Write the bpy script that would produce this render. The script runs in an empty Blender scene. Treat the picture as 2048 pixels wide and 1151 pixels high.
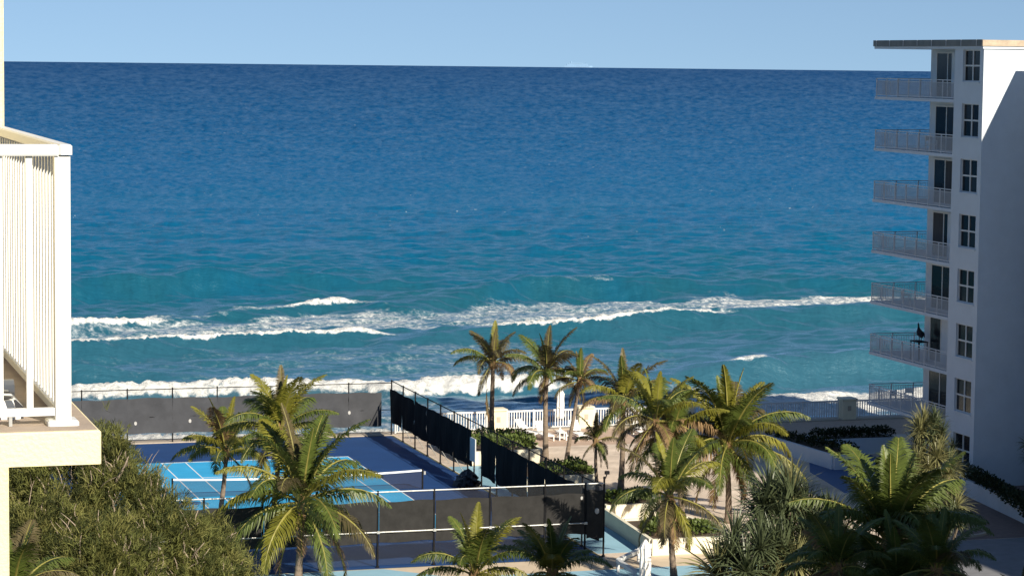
import bpy, math, random
import numpy as np
from math import sin, cos, pi, radians, sqrt, atan2, exp
from mathutils import Vector, Matrix

# ---------------------------------------------------------------- camera, sky, sun, exposure
# World axes: x runs along the shoreline, y points out to sea, z up; deck level is z = 0.
SC = bpy.context.scene
COL = SC.collection
EYE = 23.3
F_PX, W_PX = 5100.0, 2048.0
YAW, PITCH, ROLL = radians(17), radians(5.115), radians(.62)
SUN_EL, SUN_D = radians(29), radians(16.5)

cam_d = bpy.data.cameras.new('camera'); cam = bpy.data.objects.new('camera', cam_d); COL.objects.link(cam)
_f = Vector((sin(YAW) * cos(PITCH), cos(YAW) * cos(PITCH), -sin(PITCH)))
_r = Vector((cos(YAW), -sin(YAW), 0)); _u = _r.cross(_f)
_r2 = _r * cos(ROLL) + _u * sin(ROLL); _u2 = _u * cos(ROLL) - _r * sin(ROLL)
M = Matrix.Identity(4)
for i in range(3):
    M[i][0], M[i][1], M[i][2] = _r2[i], _u2[i], -_f[i]
M[2][3] = EYE
cam.matrix_world = M
cam_d.sensor_width = 36.0; cam_d.lens = 36.0 * F_PX / W_PX
cam_d.clip_start = .5; cam_d.clip_end = 60000
SC.camera = cam

world = bpy.data.worlds.new('World'); SC.world = world; world.use_nodes = True
wn, wl = world.node_tree.nodes, world.node_tree.links
wn.clear()
w_out = wn.new('ShaderNodeOutputWorld'); w_bg = wn.new('ShaderNodeBackground')
w_sky = wn.new('ShaderNodeTexSky'); w_sky.sky_type = 'NISHITA'; w_sky.sun_disc = False
w_sky.sun_elevation = SUN_EL; w_sky.sun_rotation = pi - SUN_D
w_sky.altitude = 0; w_sky.air_density = 1.0; w_sky.dust_density = .0; w_sky.ozone_density = 3.0
w_tint = wn.new('ShaderNodeMix'); w_tint.data_type = 'RGBA'; w_tint.blend_type = 'MULTIPLY'
w_tint.inputs[0].default_value = 1.0
w_tint.inputs[7].default_value = (.99, .985, 1.0, 1)
# the clear maritime air keeps its blue right down to the horizon: look the sky up a little higher
w_tc = wn.new('ShaderNodeTexCoord'); w_up = wn.new('ShaderNodeVectorMath'); w_up.operation = 'ADD'
w_up.inputs[1].default_value = (0, 0, .15)
w_nm = wn.new('ShaderNodeVectorMath'); w_nm.operation = 'NORMALIZE'
wl.new(w_tc.outputs['Generated'], w_up.inputs[0]); wl.new(w_up.outputs[0], w_nm.inputs[0]); wl.new(w_nm.outputs[0], w_sky.inputs[0])
wl.new(w_sky.outputs[0], w_tint.inputs[6]); wl.new(w_tint.outputs[2], w_bg.inputs[0])
w_bg.inputs[1].default_value = .066
wl.new(w_bg.outputs[0], w_out.inputs[0])

sun_d = bpy.data.lights.new('sun', 'SUN'); sun = bpy.data.objects.new('sun', sun_d); COL.objects.link(sun)
sun_d.energy = 4.9; sun_d.angle = radians(.53); sun_d.color = (1, .91, .76)
_sd = Vector((-sin(SUN_D) * cos(SUN_EL), cos(SUN_D) * cos(SUN_EL), -sin(SUN_EL)))
sun.rotation_euler = _sd.to_track_quat('-Z', 'Y').to_euler(); sun.location = (60, -120, 90)

vs = SC.view_settings
SC.display_settings.display_device = 'sRGB'
vs.view_transform = 'Standard'; vs.look = 'None'; vs.exposure = .68; vs.gamma = 1; vs.use_curve_mapping = False
SC.cycles.max_bounces = 6; SC.cycles.transparent_max_bounces = 16; SC.cycles.caustics_reflective = False

# ---------------------------------------------------------------- helpers
rnd = random.Random(7)
NR = np.random.default_rng(11)
ORG = {}


class MB:
    """collects boxes, bars, tubes; build() links them as one mesh object"""
    def __init__(s): s.v, s.f = [], []

    def add(s, vs_, fs):
        n = len(s.v); s.v += [tuple(p) for p in vs_]; s.f += [tuple(i + n for i in f) for f in fs]; return s

    def box(s, a, b):
        x0, y0, z0 = a; x1, y1, z1 = b
        return s.add([(x0, y0, z0), (x1, y0, z0), (x1, y1, z0), (x0, y1, z0), (x0, y0, z1), (x1, y0, z1), (x1, y1, z1), (x0, y1, z1)],
                     [(0, 3, 2, 1), (4, 5, 6, 7), (0, 1, 5, 4), (1, 2, 6, 5), (2, 3, 7, 6), (3, 0, 4, 7)])

    def bbox(s, a, b, c=.02):
        """box with chamfered vertical and top edges"""
        x0, y0, z0 = a; x1, y1, z1 = b
        def ring(i, z): return [(x0 + i + c, y0 + i, z), (x1 - i - c, y0 + i, z), (x1 - i, y0 + i + c, z), (x1 - i, y1 - i - c, z),
                                (x1 - i - c, y1 - i, z), (x0 + i + c, y1 - i, z), (x0 + i, y1 - i - c, z), (x0 + i, y0 + i + c, z)]
        V = ring(0, z0) + ring(0, z1 - c) + ring(c, z1)
        Fs = [tuple(range(7, -1, -1)), tuple(range(16, 24))]
        for k in (0, 8):
            for i in range(8): Fs.append((k + i, k + (i + 1) % 8, k + 8 + (i + 1) % 8, k + 8 + i))
        return s.add(V, Fs)

    def quad(s, a, b, c, d): return s.add([a, b, c, d], [(0, 1, 2, 3)])

    def prism(s, pts, z0, z1):
        n = len(pts)
        V = [(p[0], p[1], z0) for p in pts] + [(p[0], p[1], z1) for p in pts]
        Fs = [tuple(range(n - 1, -1, -1)), tuple(range(n, 2 * n))] + [(i, (i + 1) % n, n + (i + 1) % n, n + i) for i in range(n)]
        return s.add(V, Fs)

    def tube(s, pts, rad, n=6, cap=True):
        pts = [Vector(p) for p in pts]
        if not hasattr(rad, '__len__'): rad = [rad] * len(pts)
        V, Fs = [], []
        ref = None
        for i, p in enumerate(pts):
            t = (pts[min(i + 1, len(pts) - 1)] - pts[max(i - 1, 0)]).normalized()
            if ref is None: ref = Vector((1, 0, 0)) if abs(t.x) < .8 else Vector((0, 1, 0))
            a = (ref - t * ref.dot(t)).normalized(); ref = a; b = t.cross(a)
            for k in range(n):
                an = 2 * pi * k / n
                V.append(p + (a * cos(an) + b * sin(an)) * rad[i])
        for i in range(len(pts) - 1):
            for k in range(n):
                Fs.append((i * n + k, i * n + (k + 1) % n, (i + 1) * n + (k + 1) % n, (i + 1) * n + k))
        if cap: Fs += [tuple(range(n - 1, -1, -1)), tuple(range((len(pts) - 1) * n, len(pts) * n))]
        return s.add(V, Fs)

    def lathe(s, c, prof, n=12, wob=None):
        V, Fs = [], []
        for (r, z) in prof:
            for k in range(n):
                an = 2 * pi * k / n
                q = r * (1 if wob is None else wob(k, z))
                V.append((c[0] + q * cos(an), c[1] + q * sin(an), c[2] + z))
        for i in range(len(prof) - 1):
            for k in range(n): Fs.append((i * n + k, i * n + (k + 1) % n, (i + 1) * n + (k + 1) % n, (i + 1) * n + k))
        Fs += [tuple(range(n - 1, -1, -1)), tuple(range((len(prof) - 1) * n, len(prof) * n))]
        return s.add(V, Fs)

    def mesh(s, name, mat, o=(0, 0, 0), smooth=False):
        m = bpy.data.meshes.new(name)
        m.from_pydata([(p[0] - o[0], p[1] - o[1], p[2] - o[2]) for p in s.v], [], s.f)
        if mat: m.materials.append(mat)
        if smooth: m.polygons.foreach_set('use_smooth', [True] * len(m.polygons))
        m.update(); return m


def tag(o, label=None, cat=None, group=None, kind=None):
    if label: o['label'] = label
    if cat: o['category'] = cat
    if group: o['group'] = group
    if kind: o['kind'] = kind
    return o


def thing(name, label, cat, loc=(0, 0, 0), group=None):
    o = bpy.data.objects.new(name, None); COL.objects.link(o); o.location = loc
    o.empty_display_size = .3; ORG[o] = tuple(loc)
    return tag(o, label, cat, group)


def inst(name, mesh, parent, loc=(0, 0, 0), rot=(0, 0, 0), sc=(1, 1, 1), mat=None):
    o = bpy.data.objects.new(name, mesh); COL.objects.link(o)
    if parent: o.parent = parent
    o.location = loc; o.rotation_euler = rot; o.scale = sc
    if mat is not None:
        o.material_slots[0].link = 'OBJECT'; o.material_slots[0].material = mat
    return o


def part(name, mb, mat, parent, label=None, kind=None, smooth=False):
    """a mesh given in world coordinates, hung under parent"""
    org = ORG[parent]
    o = inst(name, mb.mesh(name, mat, org, smooth), parent)
    ORG[o] = org
    return tag(o, label, None, None, kind)


def single(name, mb, mat, label, cat, loc=None, group=None, smooth=False):
    loc = loc or mb.v[0]
    o = inst(name, mb.mesh(name, mat, loc, smooth), None, loc); ORG[o] = tuple(loc)
    return tag(o, label, cat, group)


def struct(name, mb, mat, smooth=False):
    o = inst(name, mb.mesh(name, mat, (0, 0, 0), smooth), None); ORG[o] = (0, 0, 0)
    return tag(o, kind='structure')


def copy_tree(o, parent=None):
    c = o.copy(); COL.objects.link(c); c.parent = parent
    for ch in list(o.children): copy_tree(ch, c)
    return c


# ---------------------------------------------------------------- materials
def nodes_of(name):
    m = bpy.data.materials.new(name); m.use_nodes = True
    nt = m.node_tree
    return m, nt.nodes, nt.links, nt.nodes['Principled BSDF'], nt.nodes['Material Output']


def mk(name, col, rough=.7, var=.12, scale=3.0, fine=None, bump=0.0, bscale=40.0, spec=.3, metal=0, transl=0.0, stain=0.0, streak=(1, 1, 1)):
    m, N, L, B, O = nodes_of(name)
    B.inputs['Roughness'].default_value = rough
    B.inputs['Specular IOR Level'].default_value = spec
    B.inputs['Metallic'].default_value = metal
    tc = N.new('ShaderNodeNewGeometry')
    mp = N.new('ShaderNodeMapping'); mp.inputs['Scale'].default_value = streak
    L.new(tc.outputs['Position'], mp.inputs[0])
    n1 = N.new('ShaderNodeTexNoise'); n1.inputs['Scale'].default_value = scale; n1.inputs['Detail'].default_value = 6
    n1.inputs['Roughness'].default_value = .65
    L.new(mp.outputs[0], n1.inputs['Vector'])
    rp = N.new('ShaderNodeValToRGB')
    rp.color_ramp.elements[0].position = .3; rp.color_ramp.elements[1].position = .7
    rp.color_ramp.elements[0].color = (*[c * (1 - var) for c in col], 1)
    rp.color_ramp.elements[1].color = (*[min(1, c * (1 + var)) for c in col], 1)
    L.new(n1.outputs['Fac'], rp.inputs[0])
    last = rp.outputs[0]
    if stain:
        n3 = N.new('ShaderNodeTexNoise'); n3.inputs['Scale'].default_value = scale * .22; n3.inputs['Detail'].default_value = 8
        n3.inputs['Roughness'].default_value = .75
        L.new(mp.outputs[0], n3.inputs['Vector'])
        r3 = N.new('ShaderNodeMapRange'); r3.inputs[1].default_value = .52; r3.inputs[2].default_value = .72
        r3.inputs[3].default_value = 0; r3.inputs[4].default_value = stain
        L.new(n3.outputs['Fac'], r3.inputs[0])
        mx = N.new('ShaderNodeMix'); mx.data_type = 'RGBA'
        L.new(r3.outputs[0], mx.inputs[0]); L.new(last, mx.inputs[6]); mx.inputs[7].default_value = (*[c * .45 for c in col], 1)
        last = mx.outputs[2]
    L.new(last, B.inputs['Base Color'])
    if bump:
        n2 = N.new('ShaderNodeTexNoise'); n2.inputs['Scale'].default_value = bscale; n2.inputs['Detail'].default_value = 4
        L.new(mp.outputs[0], n2.inputs['Vector'])
        bp = N.new('ShaderNodeBump'); bp.inputs['Strength'].default_value = bump; bp.inputs['Distance'].default_value = .03
        L.new(n2.outputs['Fac'], bp.inputs['Height']); L.new(bp.outputs[0], B.inputs['Normal'])
    if transl:
        tr = N.new('ShaderNodeBsdfTranslucent'); L.new(last, tr.inputs[0])
        ms = N.new('ShaderNodeMixShader'); ms.inputs[0].default_value = transl
        L.new(B.outputs[0], ms.inputs[1]); L.new(tr.outputs[0], ms.inputs[2]); L.new(ms.outputs[0], O.inputs[0])
    return m


def mk_veil(name, col, alpha, rough=.6):
    """woven wire or net too fine to resolve: lets (1-alpha) of the light pass"""
    m, N, L, B, O = nodes_of(name)
    B.inputs['Base Color'].default_value = (*col, 1); B.inputs['Roughness'].default_value = rough
    B.inputs['Alpha'].default_value = alpha
    return m


WHITE = mk('white_paint', (.67, .67, .655), .45, .03, 2)
STUCCO_W = mk('white_stucco', (.60, .65, .69), .85, .05, .8, bump=.25, bscale=25, stain=.10)
STUCCO_Y = mk('cream_stucco', (.80, .71, .44), .85, .04, 3, bump=.3, bscale=60, stain=.06)
CREAM = mk('cream_pillar', (.74, .66, .48), .8, .06, 2, bump=.2, stain=.12)
CONC = mk('beige_concrete', (.44, .37, .29), .85, .10, 4, bump=.15, stain=.2)
TILE = mk('balcony_floor', (.36, .29, .23), .8, .12, 6, bump=.15)
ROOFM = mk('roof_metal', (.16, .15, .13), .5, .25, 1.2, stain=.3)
ROOFG = mk('roof_gravel', (.35, .33, .30), .9, .2, 8)
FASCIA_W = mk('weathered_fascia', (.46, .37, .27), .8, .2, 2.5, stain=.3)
GLASS = mk('dark_glass', (.010, .013, .016), .10, .3, .7, spec=.12)
GLASS2 = mk('tinted_glass', (.018, .021, .025), .14, .5, .5, spec=.12)
CURT = mk('curtain', (.050, .050, .052), .8, .25, 1.5, streak=(4, 4, .3))
FRAME = mk('window_frame', (.62, .62, .60), .5, .04, 3)
RAILW = mk('aluminium_rail', (.60, .61, .62), .5, .06, 3)
BLACKM = mk('black_steel', (.012, .012, .013), .75, .3, 5, spec=.12)
SILVER = mk('galvanised_pipe', (.42, .42, .40), .45, .3, 9, metal=.5)
SCREEN = mk('windscreen_fabric', (.030, .029, .028), .9, .22, 2.2, bump=.35, bscale=3, spec=.1, stain=.3)
SCREEN2 = mk('windscreen_fabric_dark', (.011, .011, .012), .9, .5, 1.6, bump=.5, bscale=2.5, spec=.1, streak=(1, 2, .25))
SCREEN3 = mk('windscreen_fabric_faded', (.062, .064, .070), .9, .18, 1.0, bump=.4, bscale=1.5, spec=.1, stain=.25)
CHAIN = mk_veil('chain_link_wire', (.05, .055, .06), .20)
VENT = mk('vent_cloth', (.42, .41, .39), .8, .2, 9)
NETM = mk_veil('net_mesh', (.02, .02, .03), .40)
NAVY = mk('navy_court_paint', (.013, .050, .160), .65, .10, .5, bump=.08, stain=.45)
BLUE = mk('blue_court_paint', (.04, .36, .64), .6, .09, .6, bump=.08, stain=.22)
LINE = mk('court_line_paint', (.74, .76, .76), .6, .06, 3)
PALEBLUE = mk('pale_blue_deck_paint', (.27, .46, .56), .7, .09, .8, bump=.1, stain=.15)
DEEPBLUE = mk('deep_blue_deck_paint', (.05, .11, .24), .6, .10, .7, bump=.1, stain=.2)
TAN = mk('tan_deck', (.58, .47, .34), .8, .10, 1.2, bump=.12, stain=.14)
PINK = mk('pink_paver', (.47, .34, .25), .85, .14, 3.5, bump=.2, stain=.2)
SOIL = mk('planting_soil', (.09, .065, .045), .95, .3, 3, bump=.5, bscale=12)
LAND = mk('dry_grass_ground', (.10, .10, .05), .95, .35, .6, bump=.5, bscale=6)
LEAF_G = mk('palm_leaf_green', (.094, .124, .026), .45, .35, 1.6, spec=.35, transl=.28)
LEAF_Y = mk('palm_leaf_yellowgreen', (.205, .198, .030), .45, .35, 1.6, spec=.35, transl=.32)
LEAF_O = mk('palm_leaf_olive', (.105, .086, .040), .5, .35, 1.6, spec=.3, transl=.25)
LEAF_D = mk('palm_leaf_dry', (.22, .145, .075), .8, .35, 2.5, spec=.1, transl=.2)
RACHIS = mk('palm_rachis', (.22, .20, .05), .5, .2, 3)
TRUNK = mk('palm_bark', (.20, .155, .115), .9, .30, 2.0, bump=.9, bscale=9, streak=(1, 1, 5))
FIBRE = mk('palm_fibre', (.20, .125, .06), .95, .45, 9, bump=.8, bscale=20)
PAND = mk('screwpine_leaf', (.095, .118, .058), .4, .35, 1.4, spec=.4, transl=.2)
PAND_Y = mk('screwpine_leaf_pale', (.24, .23, .10), .4, .3, 1.4, spec=.4, transl=.25)
PBARK = mk('screwpine_bark', (.14, .11, .08), .9, .3, 4, bump=.6, bscale=12)
CAS_A = mk('needle_olive', (.140, .150, .044), .7, .4, .9, spec=.15, transl=.25)
CAS_B = mk('needle_dark', (.050, .060, .020), .7, .4, .9, spec=.15, transl=.2)
CAS_C = mk('needle_yellow', (.200, .195, .062), .7, .35, .9, spec=.15, transl=.25)
TWIG = mk('bare_twig', (.33, .265, .20), .9, .35, 3, bump=.4)
SHRUB = mk('shrub_leaf', (.095, .130, .030), .5, .4, 2.5, spec=.3, transl=.2)
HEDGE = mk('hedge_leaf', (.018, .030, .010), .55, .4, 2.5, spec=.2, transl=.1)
CANVAS = mk('white_canvas', (.78, .76, .71), .8, .06, 3, bump=.2, bscale=10)
PLASTIC = mk('white_plastic', (.74, .73, .70), .4, .04, 4)
BIRDM = mk('dark_bronze', (.02, .022, .028), .5, .4, 8)
SHIPM = mk('ship_haze_tone', (.215, .345, .50), .9, .05, .01)  # distance haze put into the hull colour, close to the sky's tone
TARP = mk('black_tarp', (.02, .02, .024), .5, .9, 4, bump=.8, bscale=6)


def mk_pavers():
    m, N, L, B, O = nodes_of('sand_paver')
    B.inputs['Roughness'].default_value = .85; B.inputs['Specular IOR Level'].default_value = .2
    g = N.new('ShaderNodeNewGeometry')
    br = N.new('ShaderNodeTexBrick'); br.inputs['Scale'].default_value = 1.0
    br.inputs['Color1'].default_value = (.66, .55, .44, 1); br.inputs['Color2'].default_value = (.60, .49, .385, 1)
    br.inputs['Mortar'].default_value = (.42, .35, .28, 1)
    br.inputs['Brick Width'].default_value = .4; br.inputs['Row Height'].default_value = .4; br.inputs['Mortar Size'].default_value = .008
    L.new(g.outputs['Position'], br.inputs['Vector'])
    n = N.new('ShaderNodeTexNoise'); n.inputs['Scale'].default_value = .55; n.inputs['Detail'].default_value = 8
    L.new(g.outputs['Position'], n.inputs['Vector'])
    r = N.new('ShaderNodeMapRange'); r.inputs[1].default_value = .3; r.inputs[2].default_value = .7; r.inputs[3].default_value = .80; r.inputs[4].default_value = 1.14
    L.new(n.outputs['Fac'], r.inputs[0])
    mx = N.new('ShaderNodeMix'); mx.data_type = 'RGBA'; mx.blend_type = 'MULTIPLY'; mx.inputs[0].default_value = 1
    L.new(br.outputs['Color'], mx.inputs[6]); L.new(r.outputs[0], mx.inputs[7])
    L.new(mx.outputs[2], B.inputs['Base Color'])
    return m


PAVER = mk_pavers()


def mk_cushion():
    m, N, L, B, O = nodes_of('patterned_cushion_fabric')
    g = N.new('ShaderNodeNewGeometry')
    v = N.new('ShaderNodeTexNoise'); v.inputs['Scale'].default_value = 14; v.inputs['Detail'].default_value = 1
    L.new(g.outputs['Position'], v.inputs['Vector'])
    r = N.new('ShaderNodeValToRGB'); r.color_ramp.interpolation = 'CONSTANT'
    r.color_ramp.elements[0].color = (.03, .03, .035, 1); r.color_ramp.elements[1].color = (.72, .72, .70, 1)
    r.color_ramp.elements[1].position = .47
    L.new(v.outputs['Fac'], r.inputs[0]); L.new(r.outputs[0], B.inputs['Base Color'])
    B.inputs['Roughness'].default_value = .9
    return m


CUSHION = mk_cushion()


# ---------------------------------------------------------------- the sea
SEA_Z = -2.6
SEA_K = (23.3 + 1.75) / (23.3 + 3.5)     # crest tables were surveyed for a lower tide
R_EARTH = 6.371e6


def vnoise(x, y, seed):
    """smooth lattice noise, 0..1"""
    T = np.random.default_rng(seed).random((256, 256))
    xi = np.floor(x).astype(int); yi = np.floor(y).astype(int)
    fx = x - xi; fy = y - yi
    fx = fx * fx * (3 - 2 * fx); fy = fy * fy * (3 - 2 * fy)
    a = T[xi % 256, yi % 256]; b = T[(xi + 1) % 256, yi % 256]; c = T[xi % 256, (yi + 1) % 256]; d = T[(xi + 1) % 256, (yi + 1) % 256]
    return (a * (1 - fx) + b * fx) * (1 - fy) + (c * (1 - fx) + d * fx) * fy


def fbm(x, y, seed, o=4):
    s = 0; a = .5; t = 0
    for k in range(o):
        s = s + a * vnoise(x * 2 ** k, y * 2 ** k, seed + k); t += a; a *= .55
    return s / t


def sstep(x, a, b):
    t = np.clip((x - a) / (b - a), 0, 1); return t * t * (3 - 2 * t)


def ip(u, pts):
    p = np.array(pts); return np.interp(u, p[:, 0], p[:, 1])


# crest line (x, y), height (x, h), front width, back width, foam (x, amount), foam front, foam back
CRESTS = [
    ([(0, 286), (32, 295), (38, 296.5), (53, 301.5), (66, 305), (79, 306), (86, 302), (120, 300)], [(30, 2.2), (55, 1.9), (72, 1.2), (84, .6), (92, 0)], 3.6, 9, [(0, 0)], 1, 1),
    ([(60, 271), (67, 273.5), (74, 276), (81.5, 281.5), (89.7, 287.5), (97, 290), (112, 289), (126, 290), (143, 288), (180, 292)], [(60, 0), (70, .7), (80, 1.4), (90, 2.0), (104, 1.7), (115, 1.1), (150, 1.1)], 3.2, 8, [(60, 0), (68, .15), (88, 0), (92, .34), (100, .40), (104, .1), (110, 0)], 2.0, 2.5),
    ([(20, 252), (28, 255), (32.6, 258), (40, 262), (51, 269.5), (62, 275), (66, 276), (70, 271)], [(20, .8), (34, .8), (45, .4), (60, .8), (70, .3), (76, 0)], 2.0, 6, [(20, .9), (36, .95), (41, .8), (44, .42), (52, .45), (57, .55), (60, .85), (65, .9), (67, .5), (72, 0)], 1.3, 1.6),
    ([(15, 230), (25.5, 233.5), (30, 236), (37, 239), (48, 242.7), (55, 244.2), (63, 245.2), (66, 242)], [(15, 1.2), (30, 1.3), (45, .9), (60, .8), (68, 0)], 2.4, 6, [(15, 1), (26, .9), (33, .8), (38, 1), (50, .95), (60, .75), (63, .5), (67, 0)], .5, 1.5),
    ([(62, 240), (66, 241.5), (70, 244), (75, 245.8), (82, 245), (89, 247.2), (92, 249.5), (102, 253), (109, 255.6), (120, 257), (150, 260)], [(62, 0), (68, .8), (80, 1.1), (92, 1.5), (104, 1.4), (125, 1.2)], 2.8, 7, [(62, .1), (71, .3), (74, .8), (78, 1), (88, 1), (92, .8), (99, .75), (102, .4), (104, 0)], .6, 1.6),
    ([(10, 208), (26, 208), (38, 208), (42, 207), (49, 205.6), (52, 203.8), (56, 205.4), (61, 204.4), (66, 204), (70, 202)], [(10, .9), (50, .8), (64, 1), (70, .3), (74, 0)], 2.0, 5, [(10, .86), (30, .95), (48, .88), (52, .78), (55, .92), (64, .92), (67, .6), (69, .2), (72, 0)], 2.7, 1.8),
    ([(66, 198), (71, 201), (76, 203.5), (84, 206), (89, 207.7), (95, 208.2), (110, 208)], [(66, 0), (72, 1.1), (82, 1.6), (90, 1.9), (110, 1.8)], 2.4, 6, [(66, .2), (72, .15), (81, .1), (84, .75), (86.5, .6), (88, 0)], .8, 1.4),
    ([(10, 219), (24, 218.5), (27, 217), (32, 217.2), (38, 215), (44, 213)], [(10, 1), (28, 1.1), (34, .9), (42, 0)], 2.2, 5, [(0, 0)], 1, 1),
    ([(10, 181), (27, 180), (35, 179.4), (45, 178.3), (60, 176)], [(10, .3), (60, .3)], 1.5, 3, [(10, 1), (48, 1), (52, .5), (60, .4)], 2.5, 3.5),
    ([(20, 345), (60, 352), (110, 349), (150, 352), (200, 356)], [(20, .5), (70, .2), (110, .55), (200, .4)], 5, 9, [(0, 0)], 1, 1),
    ([(20, 395), (90, 388), (200, 402)], [(20, .2), (90, .5), (200, .3)], 6, 11, [(0, 0)], 1, 1),
]
# foam wash: x range, lower y line, upper y line, strength
WASH = [
    ([(20, .2), (27, .46), (45, .54), (66, .56), (74, .42), (80, .2)], [(20, 236), (45, 245), (70, 250)], [(20, 256), (40, 262), (60, 273), (74, 272)]),
    ([(64, .2), (70, .5), (84, .53), (104, .52), (130, .58), (160, .54)], [(64, 248), (75, 249), (92, 253), (109, 260), (150, 262)], [(64, 262), (75, 274), (90, 283), (104, 283), (128, 281), (160, 282)]),
    ([(86, 0), (96, .48), (115, .62), (150, .7)], [(90, 264), (128, 263)], [(90, 284), (128, 281)]),
    ([(15, .26), (45, .36), (70, .42), (84, .30), (100, .22)], [(15, 210), (60, 207), (100, 212)], [(15, 230), (60, 240), (100, 242)]),
    ([(10, .45), (40, .5), (60, .40), (72, .38), (95, .45)], [(10, 170), (95, 170)], [(10, 206), (60, 202), (95, 198)]),
    ([(60, .3), (66, .45), (74, .55), (80, .75), (95, .85), (120, .8)], [(66, 184), (95, 184)], [(66, 200), (80, 202), (95, 200), (120, 198)]),
    ([(55, .1), (62, .45), (70, .5), (76, .3), (80, 0)], [(55, 206), (80, 206)], [(55, 222), (66, 226), (80, 216)]),
]


def sea_fields(U, V):
    U = U / SEA_K; V = V / SEA_K
    h = np.zeros_like(U); foam = np.zeros_like(U)
    wob = (fbm(U / 3.5, V / 60, 31, 4) - .5) * 2.6 + (fbm(U / 16, V / 90, 47, 2) - .5) * 3.0
    for (line, hs, wf, wb, fo, ff, fb) in CRESTS:
        x = V - ip(U, line) + wob * .8
        hh = ip(U, hs) * (.8 + .4 * fbm(U / 14, V / 90 + 3, 5, 2))
        h += hh * np.where(x < 0, np.exp(-(x / wf) ** 2), np.exp(-(np.abs(x) / wb) ** 1.5))
        h -= hh * .30 * np.exp(-((x + wf * 2.4) / (wf * 1.7)) ** 2)
        a = ip(U, fo)
        edge = (fbm(U / 1.3, V / 3.0, 71, 4) - .5) * 1.1
        band = sstep(x / ff + edge * .8, -1.1, -.6) * (1 - sstep(x / fb + edge * 1.4, .5, 1.5))
        foam = np.maximum(foam, a * band)
    for (st, lo, hi) in WASH:
        l = ip(U, lo); u_ = ip(U, hi); e = (fbm(U / 7, V / 5, 91, 3) - .5) * 9
        foam = np.maximum(foam, ip(U, st) * sstep(V + e, l - 2, l + 3) * (1 - sstep(V + e, u_ - 3, u_ + 2)))
    # wind chop: short crested seas running towards the shore
    ch = np.zeros_like(U)
    rg = np.random.default_rng(3)
    for k in range(34):
        lam = 1.5 * (1.066 ** k) * rg.uniform(.9, 1.1)
        th = rg.normal(0.15, .55)
        kx, ky = sin(th) * 2 * pi / lam, cos(th) * 2 * pi / lam
        m = fbm(U / (lam * 3), V / (lam * 3), 200 + k, 2)
        ch += .0150 * lam ** .70 * np.sin(U * kx + V * ky + rg.uniform(0, 6.28)) * (m * 1.6)
    h += ch * (1 - .5 * np.clip(foam, 0, 1))
    lump = (fbm(U / .45, V / .6, 131, 4) - .45)
    h += sstep(foam, .6, .95) * (.18 + .62 * lump)
    return h, np.clip(foam, 0, 1)


def build_sea():
    vs_ = [153.6]
    while vs_[-1] < 430: vs_.append(vs_[-1] + (.42 if vs_[-1] < 310 else .42 + (vs_[-1] - 310) * .008))
    while vs_[-1] < 23000: vs_.append(vs_[-1] * 1.02)
    vs_ = np.array(vs_)
    ts = np.concatenate([[-6, -3, -1.2, -.5, -.1], np.linspace(.04, .60, 560), [.8, 1.4, 3, 6]])
    V, T = np.meshgrid(vs_, ts, indexing='ij')
    U = V * T
    near = V < 700
    h = np.zeros_like(V); foam = np.zeros_like(V)
    hn, fn = sea_fields(U, V)
    fade = 1 - sstep(V, 430, 700)
    h = hn * fade; foam = fn * (1 - sstep(V, 330, 360))
    Z = SEA_Z + h - (U * U + V * V) / (2 * R_EARTH)
    nr, nc = V.shape
    co = np.stack([U, V, Z], -1).reshape(-1, 3).astype(np.float32)
    idx = np.arange(nr * nc).reshape(nr, nc)
    q = np.stack([idx[:-1, :-1], idx[:-1, 1:], idx[1:, 1:], idx[1:, :-1]], -1).reshape(-1, 4)
    me = bpy.data.meshes.new('sea')
    me.vertices.add(len(co)); me.vertices.foreach_set('co', co.ravel())
    me.loops.add(q.size); me.loops.foreach_set('vertex_index', q.ravel().astype(np.int32))
    me.polygons.add(len(q)); me.polygons.foreach_set('loop_start', np.arange(0, q.size, 4, dtype=np.int32))
    me.polygons.foreach_set('use_smooth', np.ones(len(q), dtype=bool))
    me.update(calc_edges=True)
    at = me.attributes.new('foam', 'FLOAT', 'POINT'); at.data.foreach_set('value', foam.ravel().astype(np.float32))
    me.materials.append(mk_water())
    o = inst('sea', me, None); tag(o, kind='structure')


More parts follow.
